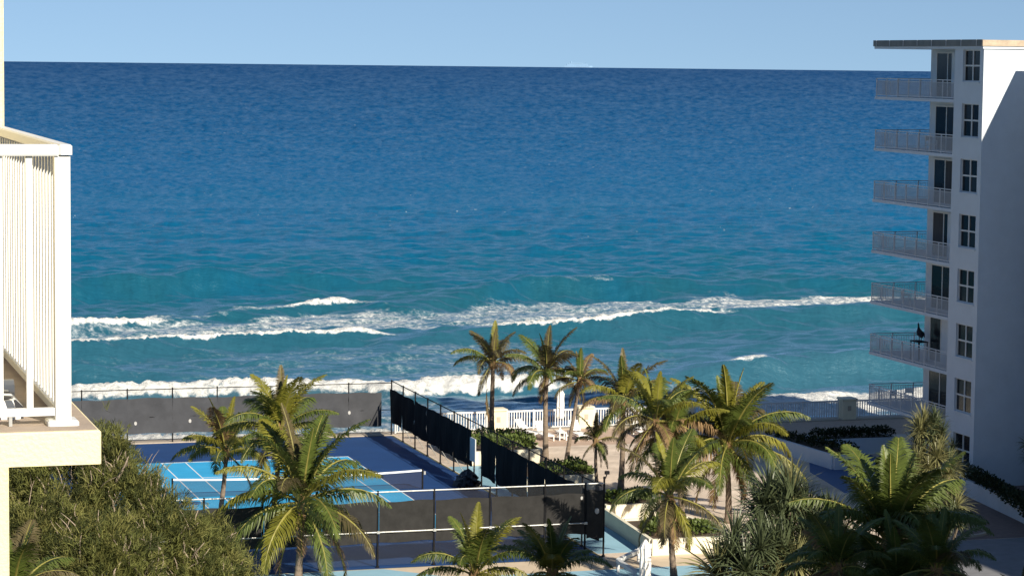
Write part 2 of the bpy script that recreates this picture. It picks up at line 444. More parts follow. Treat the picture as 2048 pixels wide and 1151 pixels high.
def mk_water():
    m, N, L, B, O = nodes_of('sea_water')
    N.remove(B)
    def math(op, a, b=None, c=None, clamp=False):
        n = N.new('ShaderNodeMath'); n.operation = op; n.use_clamp = clamp
        for i, x in enumerate((a, b, c)):
            if x is None: continue
            if isinstance(x, (int, float)): n.inputs[i].default_value = x
            else: L.new(x, n.inputs[i])
        return n.outputs[0]
    def noise(vec, scale, detail=4, rough=.6):
        n = N.new('ShaderNodeTexNoise'); n.inputs['Scale'].default_value = scale; n.inputs['Detail'].default_value = detail
        n.inputs['Roughness'].default_value = rough; L.new(vec, n.inputs['Vector']); return n.outputs['Fac']
    def mapr(x, a, b, c, d, smooth=False):
        n = N.new('ShaderNodeMapRange')
        if smooth: n.interpolation_type = 'SMOOTHSTEP'
        L.new(x, n.inputs[0])
        for i, k in enumerate((a, b, c, d)): n.inputs[i + 1].default_value = k
        return n.outputs[0]
    def comb(x, y, z=0):
        n = N.new('ShaderNodeCombineXYZ')
        for i, k in enumerate((x, y, z)):
            if isinstance(k, (int, float)): n.inputs[i].default_value = k
            else: L.new(k, n.inputs[i])
        return n.outputs[0]
    g = N.new('ShaderNodeNewGeometry'); sp = N.new('ShaderNodeSeparateXYZ'); L.new(g.outputs['Position'], sp.inputs[0])
    X, Y = sp.outputs[0], sp.outputs[1]
    lv = math('LOGARITHM', math('MAXIMUM', Y, 100.0), math_e)
    # offshore wave groups: spacing grows with distance from the beach
    sc = math('POWER', math('MAXIMUM', Y, 100.0), .85)
    gx = math('DIVIDE', X, sc)
    # patches of the bottom and of the wind on the water
    patch = noise(comb(math('MULTIPLY', gx, 9.0), math('MULTIPLY', lv, 9.0)), 1.0, 5, .6)
    mott = noise(comb(math('MULTIPLY', gx, 70.0), math('MULTIPLY', lv, 44.0)), 1.0, 4, .65)
    fine = noise(comb(math('MULTIPLY', gx, 230.0), math('MULTIPLY', lv, 150.0), 3.0), 1.0, 3, .6)
    pos = math('DIVIDE', math('SUBTRACT', lv, 5.0), 5.0)            # y = 148 -> 0, y = 22000 -> 1
    pos2 = math('ADD', pos, math('MULTIPLY', math('SUBTRACT', patch, .5), .10))
    rp = N.new('ShaderNodeValToRGB'); L.new(pos2, rp.inputs[0])
    cr = rp.color_ramp
    stops = [(0.0, (.050, .152, .215)), (.06, (.034, .134, .195)), (.11, (.015, .112, .165)), (.145, (.007, .114, .205)), (.20, (.004, .110, .240)),
             (.27, (.003, .094, .232)), (.38, (.003, .075, .202)), (.55, (.006, .060, .172)), (.8, (.009, .055, .160)), (1.0, (.012, .058, .160))]
    while len(cr.elements) < len(stops): cr.elements.new(.5)
    for e, (p, c) in zip(cr.elements, stops): e.position = p; e.color = (*c, 1)
    # bump
    b1 = noise(comb(math('MULTIPLY', X, .45), math('MULTIPLY', Y, 1.0)), 1.1, 6, .68)
    b2 = noise(comb(math('MULTIPLY', X, .22), math('MULTIPLY', Y, .5)), .55, 5, .6)
    nearf = mapr(Y, 250, 900, 1, .25)
    hgt = math('ADD', math('MULTIPLY', math('ADD', math('MULTIPLY', b1, .55), b2), nearf), 0.0)
    bp = N.new('ShaderNodeBump'); bp.inputs['Strength'].default_value = .7; bp.inputs['Distance'].default_value = 1.0
    L.new(hgt, bp.inputs['Height'])
    # wave facets lean towards or away from the beach (sets how much sky each patch mirrors)
    lean = math('MULTIPLY', math('ADD', math('MULTIPLY', math('SUBTRACT', mott, .5), 3.2), math('MULTIPLY', math('SUBTRACT', fine, .5), 4.6)), math('MULTIPLY', mapr(Y, 200, 420, .55, 1.0), mapr(Y, 400, 800, 1.0, 2.2)))
    sp2 = N.new('ShaderNodeVectorMath'); sp2.operation = 'ADD'
    L.new(bp.outputs[0], sp2.inputs[0])
    L.new(comb(math('MULTIPLY', lean, .10), math('MULTIPLY', lean, -.42), 0), sp2.inputs[1])
    nm = N.new('ShaderNodeVectorMath'); nm.operation = 'NORMALIZE'; L.new(sp2.outputs[0], nm.inputs[0])
    nrm = nm.outputs[0]
    df = N.new('ShaderNodeBsdfDiffuse'); L.new(rp.outputs[0], df.inputs[0])
    # light scattered back from inside the water follows the surface slope only weakly
    sof = N.new('ShaderNodeVectorMath'); sof.operation = 'MULTIPLY_ADD'
    L.new(nrm, sof.inputs[0]); sof.inputs[1].default_value = (.25, .25, .25); sof.inputs[2].default_value = (0, 0, .75)
    sofn = N.new('ShaderNodeVectorMath'); sofn.operation = 'NORMALIZE'; L.new(sof.outputs[0], sofn.inputs[0])
    L.new(sofn.outputs[0], df.inputs['Normal'])
    gl = N.new('ShaderNodeBsdfGlossy'); gl.inputs['Roughness'].default_value = .32; L.new(nrm, gl.inputs['Normal'])
    gl.inputs[0].default_value = (.74, .93, 1, 1)
    lw = N.new('ShaderNodeLayerWeight'); lw.inputs[0].default_value = .5; L.new(nrm, lw.inputs['Normal'])
    # offshore the eye only resolves wave groups: bands of fronts and backs that mirror more or less sky
    inv = math('DIVIDE', 26000.0, Y)
    far1 = noise(comb(math('MULTIPLY', math('DIVIDE', X, Y), 300.0), inv, 1.0), 1.0, 4, .62)
    far2 = noise(comb(math('MULTIPLY', math('DIVIDE', X, Y), 60.0), math('MULTIPLY', inv, .35), 6.0), 1.0, 3, .55)
    farm = mapr(math('ADD', math('MULTIPLY', far1, .72), math('MULTIPLY', far2, .28)), .40, .62, .0, .30)
    farm = math('MULTIPLY', farm, math('MULTIPLY', mapr(Y, 215, 420, .70, 1.0), mapr(Y, 700, 5000, 1.0, .55)))
    lg = N.new('ShaderNodeLayerWeight'); lg.inputs[0].default_value = .5          # steep smooth wave faces mirror less sky
    fac = math('MULTIPLY', mapr(lw.outputs['Facing'], .45, 1.0, .02, .62), mapr(Y, 235, 470, 1.3, .17))
    fac = math('MULTIPLY', fac, mapr(Y, 470, 1200, 1.0, .72))
    fac = math('ADD', fac, farm)
    fac = math('MULTIPLY', fac, mapr(lg.outputs['Facing'], .66, .88, .05, 1.0))
    fac = math('MULTIPLY', fac, mapr(Y, 176, 205, 2.1, 1.0), clamp=True)
    mw = N.new('ShaderNodeMixShader'); L.new(fac, mw.inputs[0]); L.new(df.outputs[0], mw.inputs[1]); L.new(gl.outputs[0], mw.inputs[2])
    # foam
    at = N.new('ShaderNodeAttribute'); at.attribute_name = 'foam'
    f1 = noise(comb(math('MULTIPLY', X, .75), math('MULTIPLY', Y, .62)), 2.1, 7, .74)
    f2 = noise(comb(math('MULTIPLY', X, .25), math('MULTIPLY', Y, .5)), .7, 5, .65)
    fn = math('ADD', math('MULTIPLY', math('SUBTRACT', f1, .5), 2.1), math('MULTIPLY', math('SUBTRACT', f2, .5), 1.3))
    fm = math('ADD', math('MULTIPLY', at.outputs['Fac'], 1.30), math('MULTIPLY', fn, math('ADD', .15, math('MULTIPLY', at.outputs['Fac'], 1.0))))
    mask = mapr(fm, .42, 1.06, 0, 1, True)
    # scattered whitecaps offshore
    wc = noise(comb(math('MULTIPLY', gx, 190.0), math('MULTIPLY', lv, 175.0), 9.0), 1.0, 2, .5)
    wcp = noise(comb(math('MULTIPLY', gx, 11.0), math('MULTIPLY', lv, 14.0), 4.0), 1.0, 2, .5)
    wmask = math('MULTIPLY', mapr(math('ADD', wc, math('MULTIPLY', wcp, .25)), .845, .90, 0, .85), mapr(Y, 330, 420, 0, 1))
    mask2 = math('MAXIMUM', mask, wmask, clamp=True)
    fd = N.new('ShaderNodeBsdfDiffuse')
    fcol = N.new('ShaderNodeValToRGB'); L.new(mask, fcol.inputs[0])
    fcol.color_ramp.elements[0].color = (.42, .52, .60, 1); fcol.color_ramp.elements[1].color = (.80, .80, .76, 1)
    fcol.color_ramp.elements[1].position = .85
    fmul = N.new('ShaderNodeMix'); fmul.data_type = 'RGBA'; fmul.blend_type = 'MULTIPLY'; fmul.inputs[0].default_value = 1
    L.new(fcol.outputs[0], fmul.inputs[6]); L.new(mapr(f1, .36, .58, .62, 1.0), fmul.inputs[7])
    L.new(fmul.outputs[2], fd.inputs[0])
    bp2 = N.new('ShaderNodeBump'); bp2.inputs['Strength'].default_value = .8; bp2.inputs['Distance'].default_value = .35
    L.new(f1, bp2.inputs['Height']); L.new(bp2.outputs[0], fd.inputs['Normal'])
    mf = N.new('ShaderNodeMixShader'); L.new(mask2, mf.inputs[0]); L.new(mw.outputs[0], mf.inputs[1]); L.new(fd.outputs[0], mf.inputs[2])
    L.new(mf.outputs[0], O.inputs[0])
    return m


math_e = 2.718281828
build_sea()

# ---------------------------------------------------------------- ground, decks, court
struct('ground', MB().box((-3000, -3000, -6), (2500, 153.3, 0)), LAND)
g_ = .004
struct('seawall', MB().box((-200, 152.05, g_), (400, 153.5, .06)).box((-200, 153.31, -6), (400, 153.5, 0)), CONC)
struct('pool_deck', MB().quad((38.9, 112, g_), (90, 112, g_), (90, 152.0, g_), (38.9, 152.0, g_)), PAVER)
struct('lower_path', MB().quad((-20, 60, g_), (90, 60, g_), (90, 111.995, g_), (-20, 111.995, g_)), TAN)
struct('fence_side_paving', MB().quad((42.2, 145.6, 2 * g_), (89, 145.6, 2 * g_), (89, 151.9, 2 * g_), (42.2, 151.9, 2 * g_)), PINK)
struct('blue_walkway', MB().prism([(38.95, 113), (41.6, 113), (41.6, 121.2), (42.3, 121.2), (41.9, 139.5), (38.95, 139.5)], 0, 2 * g_), PALEBLUE)
struct('shuffle_deck', MB().prism([(10, 100), (47, 100), (46, 109.3), (30.8, 109.3), (28.2, 111.9), (10, 111.9)], 0, 2 * g_), PALEBLUE)
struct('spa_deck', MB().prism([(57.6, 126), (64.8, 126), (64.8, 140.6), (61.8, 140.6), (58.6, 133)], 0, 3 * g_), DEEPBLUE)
CONC_SHADE = mk('shade_toned_concrete', (.20, .20, .21), .85, .14, 1.2, bump=.12, stain=.2)  # concrete darkened so its colour carries the shade lying there
PAVING_SHADE = mk('shade_toned_paving', (.20, .145, .125), .85, .16, 3.5, bump=.2, stain=.2)  # pavers darkened: the building's shade is put into this colour
struct('dark_concrete_sheet', MB().prism([(48, 60), (90, 60), (90, 111.9), (48, 111.9)], 0, 3 * g_), CONC_SHADE)
struct('entrance_paving', MB().prism([(57, 112), (64, 112), (80, 112), (80, 126.0), (62.5, 126.0)], 0, 4 * g_), PAVING_SHADE)

court = struct('tennis_court', MB().prism([(14.5, 112.1), (38.75, 112.1), (38.75, 152), (14.5, 152)], 0, 2 * g_), NAVY)
part('playing_area', MB().quad((18.6, 120.7, 3 * g_), (34.25, 120.7, 3 * g_), (34.25, 144.6, 3 * g_), (18.6, 144.6, 3 * g_)), BLUE, court)
def line(x0, y0, x1, y1): part('court_line', MB().box((x0, y0, 3.5 * g_), (x1, y1, 4.2 * g_)), LINE, court)
CY = 132.6; CX0, CX1 = 23.24, 34.21
for x in (CX0, CX0 + 1.37, CX1 - 1.37, CX1): line(x - .035, CY - 11.8, x + .035, CY + 11.8)
for y, w in ((CY - 11.885, .07), (CY + 11.885, .07)): line(CX0 - .035, y - w, CX1 + .035, y + w)
for y in (CY - 6.4, CY + 6.4): line(CX0 + 1.42, y - .04, CX1 - 1.42, y + .04)
line(28.69, CY - 6.35, 28.76, CY + 6.35)

# net
net = thing('tennis_net', 'black tennis net with white top band across the blue court', 'net', (28.7, CY, 0))
NX0, NX1 = 21.9, 35.57
def nz(x): t = (x - 28.73) / 6.84; return .92 + .15 * t * t
xs = np.linspace(NX0 + .05, NX1 - .05, 25)
mb = MB(); tp = MB()
for a, b in zip(xs[:-1], xs[1:]):
    mb.quad((a, CY, .05), (b, CY, .05), (b, CY, nz(b) - .03), (a, CY, nz(a) - .03))
    for s in (-1, 1): tp.quad((a, CY + .012 * s, nz(a) - .09), (b, CY + .012 * s, nz(b) - .09), (b, CY + .012 * s, nz(b) + .01), (a, CY + .012 * s, nz(a) + .01))
    tp.quad((a, CY - .012, nz(a) + .01), (b, CY - .012, nz(b) + .01), (b, CY + .012, nz(b) + .01), (a, CY + .012, nz(a) + .01))
part('net_mesh', mb, NETM, net); part('white_band', tp, LINE, net)
for x in (NX0, NX1): part('net_post', MB().tube([(x, CY, 0), (x, CY, 1.1)], .05, 10), BLACKM, net)
part('winder', MB().box((NX1 + .06, CY - .06, .8), (NX1 + .16, CY + .06, .98)), SILVER, net)
part('centre_strap', MB().box((28.70, CY - .02, .02), (28.76, CY - .015, .9)), LINE, net)

# ---------------------------------------------------------------- fences round the court
post_m = {}
def post_mesh(h, r, mat):
    k = (h, r, mat.name)
    if k not in post_m:
        post_m[k] = MB().tube([(0, 0, 0), (0, 0, h)], r, 8).lathe((0, 0, 0), [(r * 1.9, 0), (r * 1.9, .05), (r, .09)], 8).lathe((0, 0, h), [(r * 1.25, -.02), (r * 1.25, .03), (r * .6, .07)], 8).mesh('fence_post', mat)
    return post_m[k]


def vents(par, pts, axis):
    for (s, z, sc) in pts:
        m = MB()
        for k in range(1):
            ring = [(cos(a) * .09 * sc, sin(a) * .12 * sc) for a in np.linspace(0, 2 * pi, 12, endpoint=False)]
            if axis == 'x': V = [(s + p, FY - .05 - .03 * (i % 2), z + q) for i, (p, q) in enumerate(ring)]; V2 = [(a, b + .02, c) for a, b, c in V]
            else: V = [(FX - .05 - .03 * (i % 2), s + p, z + q) for i, (p, q) in enumerate(ring)]; V2 = [(a + .02, b, c) for a, b, c in V]
            n = 12
            m.add(V + V2, [tuple(range(n)), tuple(range(2 * n - 1, n - 1, -1))] + [(i, n + i, n + (i + 1) % n, (i + 1) % n) for i in range(n)])
        part('wind_vent', m, VENT, par)


def screen_panel(a, b, z0, z1, nx=10, nzs=5, amp=.03, seed=0, off=(0, -.06)):
    """slightly billowed fabric between two points (x, y)"""
    rg = random.Random(seed); m = MB(); V = []
    dx, dy = b[0] - a[0], b[1] - a[1]; l = sqrt(dx * dx + dy * dy); nxv, nyv = -dy / l, dx / l
    ph = rg.uniform(0, 6)
    for j in range(nzs + 1):
        for i in range(nx + 1):
            t, q = i / nx, j / nzs
            d = amp * (sin(t * pi) * sin(q * pi) * 1.2 + .6 * sin(9 * t + ph + 3 * q) + .5 * rg.uniform(-1, 1))
            sag = -.03 * sin(t * pi * 2 + ph) if q in (0, 1) else 0
            V.append((a[0] + dx * t + nxv * d + off[0], a[1] + dy * t + nyv * d + off[1], z0 + (z1 - z0) * q + sag))
    Fs = [(j * (nx + 1) + i, j * (nx + 1) + i + 1, (j + 1) * (nx + 1) + i + 1, (j + 1) * (nx + 1) + i) for j in range(nzs) for i in range(nx)]
    return m.add(V, Fs)


# seaward fence (runs along x at y = 152.2)
FY = 152.2
far = thing('court_fence', 'tall court fence with faded grey windscreen along the sea end', 'fence', (26, FY, 0), 'windscreened fences round the tennis court')
px = [38.8 - 2.73 * k for k in range(9)]
for x in px[1:]: inst('post', post_mesh(3.3, .04, BLACKM), far, (x - 26, 0, 0))
part('top_rail', MB().tube([(px[-1], FY, 3.28), (38.8, FY, 3.28)], .028, 6), BLACKM, far)
part('middle_rail', MB().tube([(px[-1], FY + .02, 1.6), (38.8, FY + .02, 1.6)], .022, 6), BLACKM, far)
part('chain_link', MB().quad((px[-1], FY + .05, .1), (38.8, FY + .05, .1), (38.8, FY + .05, 3.25), (px[-1], FY + .05, 3.25)), CHAIN, far)
for k in range(8):
    b = px[k] - (.65 if k == 0 else .0); a = px[k + 1]
    part('windscreen', screen_panel((a, FY), (b, FY), .62, 2.72 + .02 * (k % 3), 10, 5, .04, 40 + k), SCREEN3, far, smooth=True)
vents(far, [(22.9, 1.25, 1.0), (26.2, 1.3, 1.0), (36.1, 1.5, 1.0)], 'x')

# side fence towards the pool deck (along y at x = 38.8)
FX = 38.8
side = thing('court_fence', 'tall court fence with black windscreen stepping down beside the sun deck', 'fence', (FX, 132, 0), 'windscreened fences round the tennis court')
py = [152.2 - 2.87 * k for k in range(7)] + [132.2 - 2.87 * k for k in range(7)]
for y in py: inst('post', post_mesh(3.4, .045, BLACKM), side, (0, y - 132, 0))
for y in py[1:6]: part('brace', MB().tube([(FX, y, .9), (FX + .55, y, .02)], .025, 6), SILVER, side)
part('top_rail', MB().tube([(FX, 112.2, 3.4), (FX, 152.2, 3.4)], .03, 6), BLACKM, side)
part('chain_link', MB().quad((FX + .05, 112.2, .1), (FX + .05, 133.0, .1), (FX + .05, 133.0, 3.4), (FX + .05, 112.2, 3.4))
     .quad((FX + .05, 134.9, .1), (FX + .05, 152.2, .1), (FX + .05, 152.2, 3.4), (FX + .05, 134.9, 3.4)), CHAIN, side)
for k in range(6):
    part('windscreen', screen_panel((FX, py[k + 1]), (FX, py[k]), .85 + .02 * (k % 2), 2.92, 10, 5, .05, 60 + k, (-.07, 0)), SCREEN2, side, smooth=True)
part('windscreen', screen_panel((FX, 133.9), (FX, py[6]), .9, 2.95, 5, 5, .05, 70, (-.07, 0)), SCREEN2, side, smooth=True)
for k in range(7, 13):
    part('windscreen', screen_panel((FX, py[k + 1]), (FX, py[k]), .72, 2.92, 10, 5, .05, 80 + k, (-.07, 0)), SCREEN2, side, smooth=True)
part('windscreen', screen_panel((FX, 112.3), (FX, py[13]), .72, 2.9, 6, 5, .05, 95, (-.07, 0)), SCREEN2, side, smooth=True)
vents(side, [(150.2, 1.9, 1.0), (147.3, 1.8, .9), (142.0, 1.7, 1.0), (139.2, 1.75, 1.1), (136.6, 1.6, .8), (131.1, 1.8, 1.1), (127.4, 1.9, .8), (123.2, 1.6, 1.2), (119.6, 1.7, 1.3)], 'y')

# landward fence (along x at y = 112.3)
FY = 112.3
front = thing('court_fence', 'nearest court fence with silver rails and black windscreen behind the palms', 'fence', (28, FY, 0), 'windscreened fences round the tennis court')
px2 = [38.05] + [36.05 - 2.68 * k for k in range(8)]
for x in px2: inst('post', post_mesh(3.5, .05, BLACKM), front, (x - 28, 0, 0))
inst('post', post_mesh(3.75, .05, BLACKM), front, (38.98 - 28, 0, 0))
part('top_rail', MB().tube([(px2[-1], FY - .02, 3.5), (38.98, FY - .02, 3.5)], .035, 6), SILVER, front)
part('middle_rail', MB().tube([(px2[-1], FY - .12, 1.66), (38.05, FY - .12, 1.66)], .035, 6), SILVER, front)
part('chain_link', MB().quad((px2[-1], FY + .05, .1), (38.98, FY + .05, .1), (38.98, FY + .05, 3.5), (px2[-1], FY + .05, 3.5)), CHAIN, front)
for k in range(8):
    a, b = px2[k + 1] + .06, px2[k] - .06
    part('windscreen', screen_panel((a, FY), (b, FY), 1.14 + .03 * (k % 2), 3.06, 10, 5, .035, 100 + k), SCREEN, front, smooth=True)
part('windscreen', screen_panel((38.1, FY), (38.93, FY), .92, 3.2, 5, 5, .02, 130), SCREEN, front, 'narrow windscreen strip on the end gate', smooth=True)
for x in px2: part('rail_clamp', MB().bbox((x - .08, FY - .17, 1.6), (x + .08, FY - .06, 1.72), .02), SILVER, front)
vents(front, [(38.62, 2.2, 1.2), (37.85, 2.85, .7)], 'x')
# floodlight bracket on the corner post
part('bracket', MB().tube([(39.02, FY, 3.7), (39.12, FY, 3.95)], .03, 6).bbox((39.0, FY - .08, 3.92), (39.22, FY + .06, 4.08), .02), BLACKM, front)

# score board and bundled tarpaulin at the gap in the side fence
sb = thing('notice_board', 'upright white-framed board hung at the gap in the side fence', 'board', (38.62, 133.6, 0))
part('board_frame', MB().box((38.66, 133.05, 1.25), (38.72, 133.13, 2.55)).box((38.66, 134.0, 1.25), (38.72, 134.08, 2.55)).box((38.66, 133.13, 1.25), (38.72, 134.0, 1.34)).box((38.66, 133.13, 2.46), (38.72, 134.0, 2.55)), WHITE, sb)
part('board_panel', MB().box((38.67, 133.13, 1.34), (38.70, 134.0, 2.46)), RAILW, sb)
part('board_post', MB().box((38.73, 133.5, 0), (38.79, 133.6, 2.5)), BLACKM, sb)
mb = MB(); V = []; Fs = []
nn = 22
for j in range(9):
    for k in range(nn):
        a = 2 * pi * k / nn; q = j / 8
        r = (.72 * (1 - q ** 2.2) + .05) * (1 + .22 * sin(5 * a + 2 * j) + rnd.uniform(-.12, .12))
        V.append((38.2 + r * cos(a) * .8, 132.8 + r * sin(a) * 1.5, .02 + .95 * q + rnd.uniform(-.04, .04) * (j > 0)))
for j in range(8):
    for k in range(nn): Fs.append((j * nn + k, j * nn + (k + 1) % nn, (j + 1) * nn + (k + 1) % nn, (j + 1) * nn + k))
Fs.append(tuple(range(8 * nn, 9 * nn)))
single('tarpaulin', mb.add(V, Fs), TARP, 'crumpled black tarpaulin heaped in the gap of the side fence', 'tarpaulin', (38.2, 132.8, 0))

# ---------------------------------------------------------------- white railing, pillars by the sea
WY = 152.55
pick = MB().bbox((-.035, -.012, .1), (.035, .012, 1.16), .006).mesh('picket', WHITE)
def rail_run(x0, x1, label, mids=()):
    t = thing('railing', label, 'railing', (x0, WY, .06), 'white railings along the seawall')
    part('top_rail', MB().bbox((x0, WY - .04, 1.16), (x1, WY + .04, 1.27), .012), WHITE, t)
    part('bottom_rail', MB().box((x0, WY - .025, .12), (x1, WY + .025, .18)), WHITE, t)
    for m_ in (x0 + .04,) + tuple(mids) + (x1 - .04,): part('post', MB().bbox((m_ - .05, WY - .05, .06), (m_ + .05, WY + .05, 1.3), .01), WHITE, t)
    n = int((x1 - x0) / .168)
    for k in range(1, n):
        x = x0 + (x1 - x0) * k / n
        if min(abs(x - m_) for m_ in mids + (x0, x1)) < .08: continue
        inst('picket', pick, t, (x - x0, 0, -.02))
rail_run(39.1, 45.12, 'white picket railing between the court fence and the first cream pillar', (42.1,))
rail_run(46.36, 50.98, 'white picket railing behind the closed umbrella between two cream pillars', (48.15,))
rail_run(52.14, 57.8, 'white picket railing half hidden by palms right of the second cream pillar', (55.0,))
rail_run(58.96, 69.15, 'shaded picket railing left of the grey pillar in shade', (61.5, 64.05, 66.6))
rail_run(70.35, 78, 'shaded picket railing under the lowest balcony, right of the grey pillar', (72.9, 75.5))
def pillar(x0, x1, label, m):
    t = thing('pillar', label, 'pillar', ((x0 + x1) / 2, WY, .06), 'pillars of the seawall railing')
    part('shaft', MB().bbox((x0 + .06, WY - .45, .06), (x1 - .06, WY + .45, 1.32), .03), m, t)
    part('cap', MB().bbox((x0, WY - .52, 1.32), (x1, WY + .52, 1.44), .04), m, t)
    part('plaque', MB().bbox(((x0 + x1) / 2 - .14, WY - .475, .62), ((x0 + x1) / 2 + .10, WY - .448, .95), .004), CONC, t)
pillar(45.16, 46.32, 'cream seawall pillar behind the leftmost slim palm', CREAM)
pillar(51.0, 52.1, 'cream seawall pillar just right of the closed umbrella', CREAM)
pillar(57.82, 58.94, 'cream seawall pillar hidden behind the palm crowns', CREAM)
pillar(69.2, 70.3, 'seawall pillar standing in shade beside the lowest balcony', CREAM)


# ---------------------------------------------------------------- planters and low walls
def leaf_cloud(n, ells, size, seed=0, up=.3):
    """many small leaf quads through ellipsoids (cx, cy, cz, rx, ry, rz)"""
    rg = np.random.default_rng(seed); m = MB()
    w = np.array([e[3] * e[4] + e[3] * e[5] for e in ells]); w = w / w.sum()
    for k in rg.choice(len(ells), n, p=w):
        cx, cy, cz, rx, ry, rz = ells[k]
        d = rg.normal(size=3); d /= np.linalg.norm(d)
        if d[2] < -.2: d[2] *= -.5
        r = rg.uniform(.72, 1.06)
        p = np.array((cx + d[0] * rx * r, cy + d[1] * ry * r, cz + d[2] * rz * r))
        t = d + rg.normal(size=3) * .7 + np.array((0, 0, up)); t /= np.linalg.norm(t)
        s = np.cross(t, rg.normal(size=3)); s /= np.linalg.norm(s)
        a = size * rg.uniform(.6, 1.3)
        m.add([p, p + t * a * .5 + s * a * .28, p + t * a, p + t * a * .5 - s * a * .28], [(0, 1, 2, 3)])
    return m


def planter(label, walls, soil, z, m=None):
    """walls: list of (x0, y0, x1, y1) centre lines, 0.2 thick"""
    t = thing('planter', label, 'planter', (walls[0][0], walls[0][1], 0), 'low planters on the deck')
    for (x0, y0, x1, y1) in walls:
        l = sqrt((x1 - x0) ** 2 + (y1 - y0) ** 2); nx, ny = -(y1 - y0) / l * .1, (x1 - x0) / l * .1
        part('wall', MB().prism([(x0 + nx, y0 + ny), (x0 - nx, y0 - ny), (x1 - nx, y1 - ny), (x1 + nx, y1 + ny)], 0, z), m or STUCCO_P, t)
    part('soil', MB().prism(soil, .01, z - .08), SOIL, t)
    return t


STUCCO_P = mk('planter_stucco', (.74, .69, .54), .85, .05, 1.5, bump=.2, bscale=30, stain=.12)
PZ = .78
planter('white planter with clipped shrubs nearest the sea beside the side fence', [(40.2, 139.9, 44.7, 139.9), (44.65, 140.0, 45.4, 146.4), (40.25, 140.0, 40.25, 146.4), (40.35, 146.5, 45.3, 146.5)], [(40.3, 140), (44.6, 140), (45.3, 146.4), (40.3, 146.4)], PZ)
planter('white planter half way along the side fence with a low green shrub', [(40.6, 130.6, 44.9, 130.6), (44.85, 130.7, 45.5, 135.2), (40.65, 130.7, 40.65, 135.2)], [(40.7, 130.7), (44.8, 130.7), (45.4, 135.2), (40.7, 135.2)], PZ)
planter('white planter wall under the hanging dry frond right of the fence corner', [(42.2, 121.3, 45.2, 121.3), (45.15, 121.4, 45.7, 125.6), (42.25, 121.4, 42.25, 125.6)], [(42.3, 121.4), (45.1, 121.4), (45.6, 125.6), (42.3, 125.6)], PZ)
planter('front white planter with green shrubs and two palm trunks', [(41.3, 112.0, 45.6, 112.0), (41.3, 112.1, 41.9, 121.0), (45.5, 112.1, 45.2, 117.4), (41.8, 117.3, 45.1, 117.3)], [(41.4, 112.1), (45.5, 112.1), (45.2, 117.2), (41.8, 117.2)], PZ)

def shrub(label, ells, n=900, size=.22, m=None, seed=1, name='shrub', cat='shrub', group='shrubs in the planters'):
    base = (ells[0][0], ells[0][1], ells[0][2] - ells[0][5])
    t = thing(name, label, cat, base, group)
    part('foliage', leaf_cloud(n, ells, size, seed), m or SHRUB, t)
    mb = MB()
    for e in ells: mb.tube([(e[0], e[1], e[2] - e[5]), (e[0] + .05, e[1], e[2])], [.04, .015], 5)
    part('stem', mb, TWIG, t)
    return t
shrub('rounded green shrub filling the planter nearest the sea', [(43.6, 141.6, .85, 1.2, 1.3, .5), (44.2, 143.6, .85, 1.1, 1.3, .55), (42.2, 142.6, .8, 1.0, 1.4, .5), (43.0, 145, .8, 1.6, 1.0, .45)], 2600, .2, seed=2)
shrub('low green shrub in the planter half way along the side fence', [(44.2, 131.8, .82, .8, 1.0, .42), (43.2, 132.6, .8, .9, 1.2, .45), (44.6, 133.6, .8, .6, 1.0, .4)], 1600, .2, seed=3)
shrub('leafy dark green shrub at the left of the front planter', [(42.1, 113.4, .9, .45, .6, .38), (42.7, 114.4, .9, .6, .9, .45)], 900, .18, seed=4)
shrub('grassy green shrub at the right of the front planter', [(44.2, 113.6, .85, .6, .9, .36), (44.8, 114.0, .8, .45, 1.0, .3), (43.6, 115.6, .85, .8, .9, .42)], 1300, .2, seed=5)
shrub('dark shrub on the planter under the dry frond', [(43.4, 122.6, .85, .9, .8, .4), (44.6, 123.2, .85, .6, .8, .35)], 1000, .2, seed=6)

# low white barrier rail by the front planter
br = thing('barrier_rail', 'low white slanting rail leading from the front planter corner', 'rail', (40, 111, 0))
def beam(a, b, z, w=.11, h=.16):
    dx, dy = b[0] - a[0], b[1] - a[1]; l = sqrt(dx * dx + dy * dy); nx, ny = -dy / l * w, dx / l * w
    return MB().prism([(a[0] + nx, a[1] + ny), (a[0] - nx, a[1] - ny), (b[0] - nx, b[1] - ny), (b[0] + nx, b[1] + ny)], z - h, z)
part('beam', beam((41.15, 111.85), (40.25, 110.8), .62), WHITE, br)
part('beam', beam((40.1, 110.62), (38.5, 108.75), .62), WHITE, br)
part('beam', beam((38.42, 108.6), (38.3, 106.0), .62), WHITE, br)
for p in ((40.17, 110.7), (38.45, 108.68), (38.3, 106.1)): part('rail_foot', MB().bbox((p[0] - .06, p[1] - .06, 0), (p[0] + .06, p[1] + .06, .5), .01), WHITE, br)

# shaded planters in front of the right hand building
planter('low walled planter with a long black hedge in the shade of the building', [(61.9, 138.6, 66.6, 138.6), (61.9, 138.7, 61.7, 140.6), (66.6, 138.7, 66.7, 140.6)], [(62, 138.7), (66.5, 138.7), (66.6, 140.6), (61.9, 140.6)], .95, STUCCO_W)
planter('diagonal white walled planter left of the blue spa deck', [(60.3, 133.6, 59.6, 142.0), (60.3, 133.5, 61.6, 133.5), (61.6, 133.6, 62.4, 138.4)], [(60.3, 133.6), (61.5, 133.6), (62.3, 138.4), (61.8, 142), (59.7, 142)], .85, STUCCO_W)
planter('small white planter with a dark bush on the blue spa deck', [(60.6, 127.8, 62.9, 127.8), (60.6, 127.9, 60.7, 130.2), (62.9, 127.9, 62.9, 130.2)], [(60.7, 127.9), (62.8, 127.9), (62.8, 130.2), (60.8, 130.2)], .8, STUCCO_W)
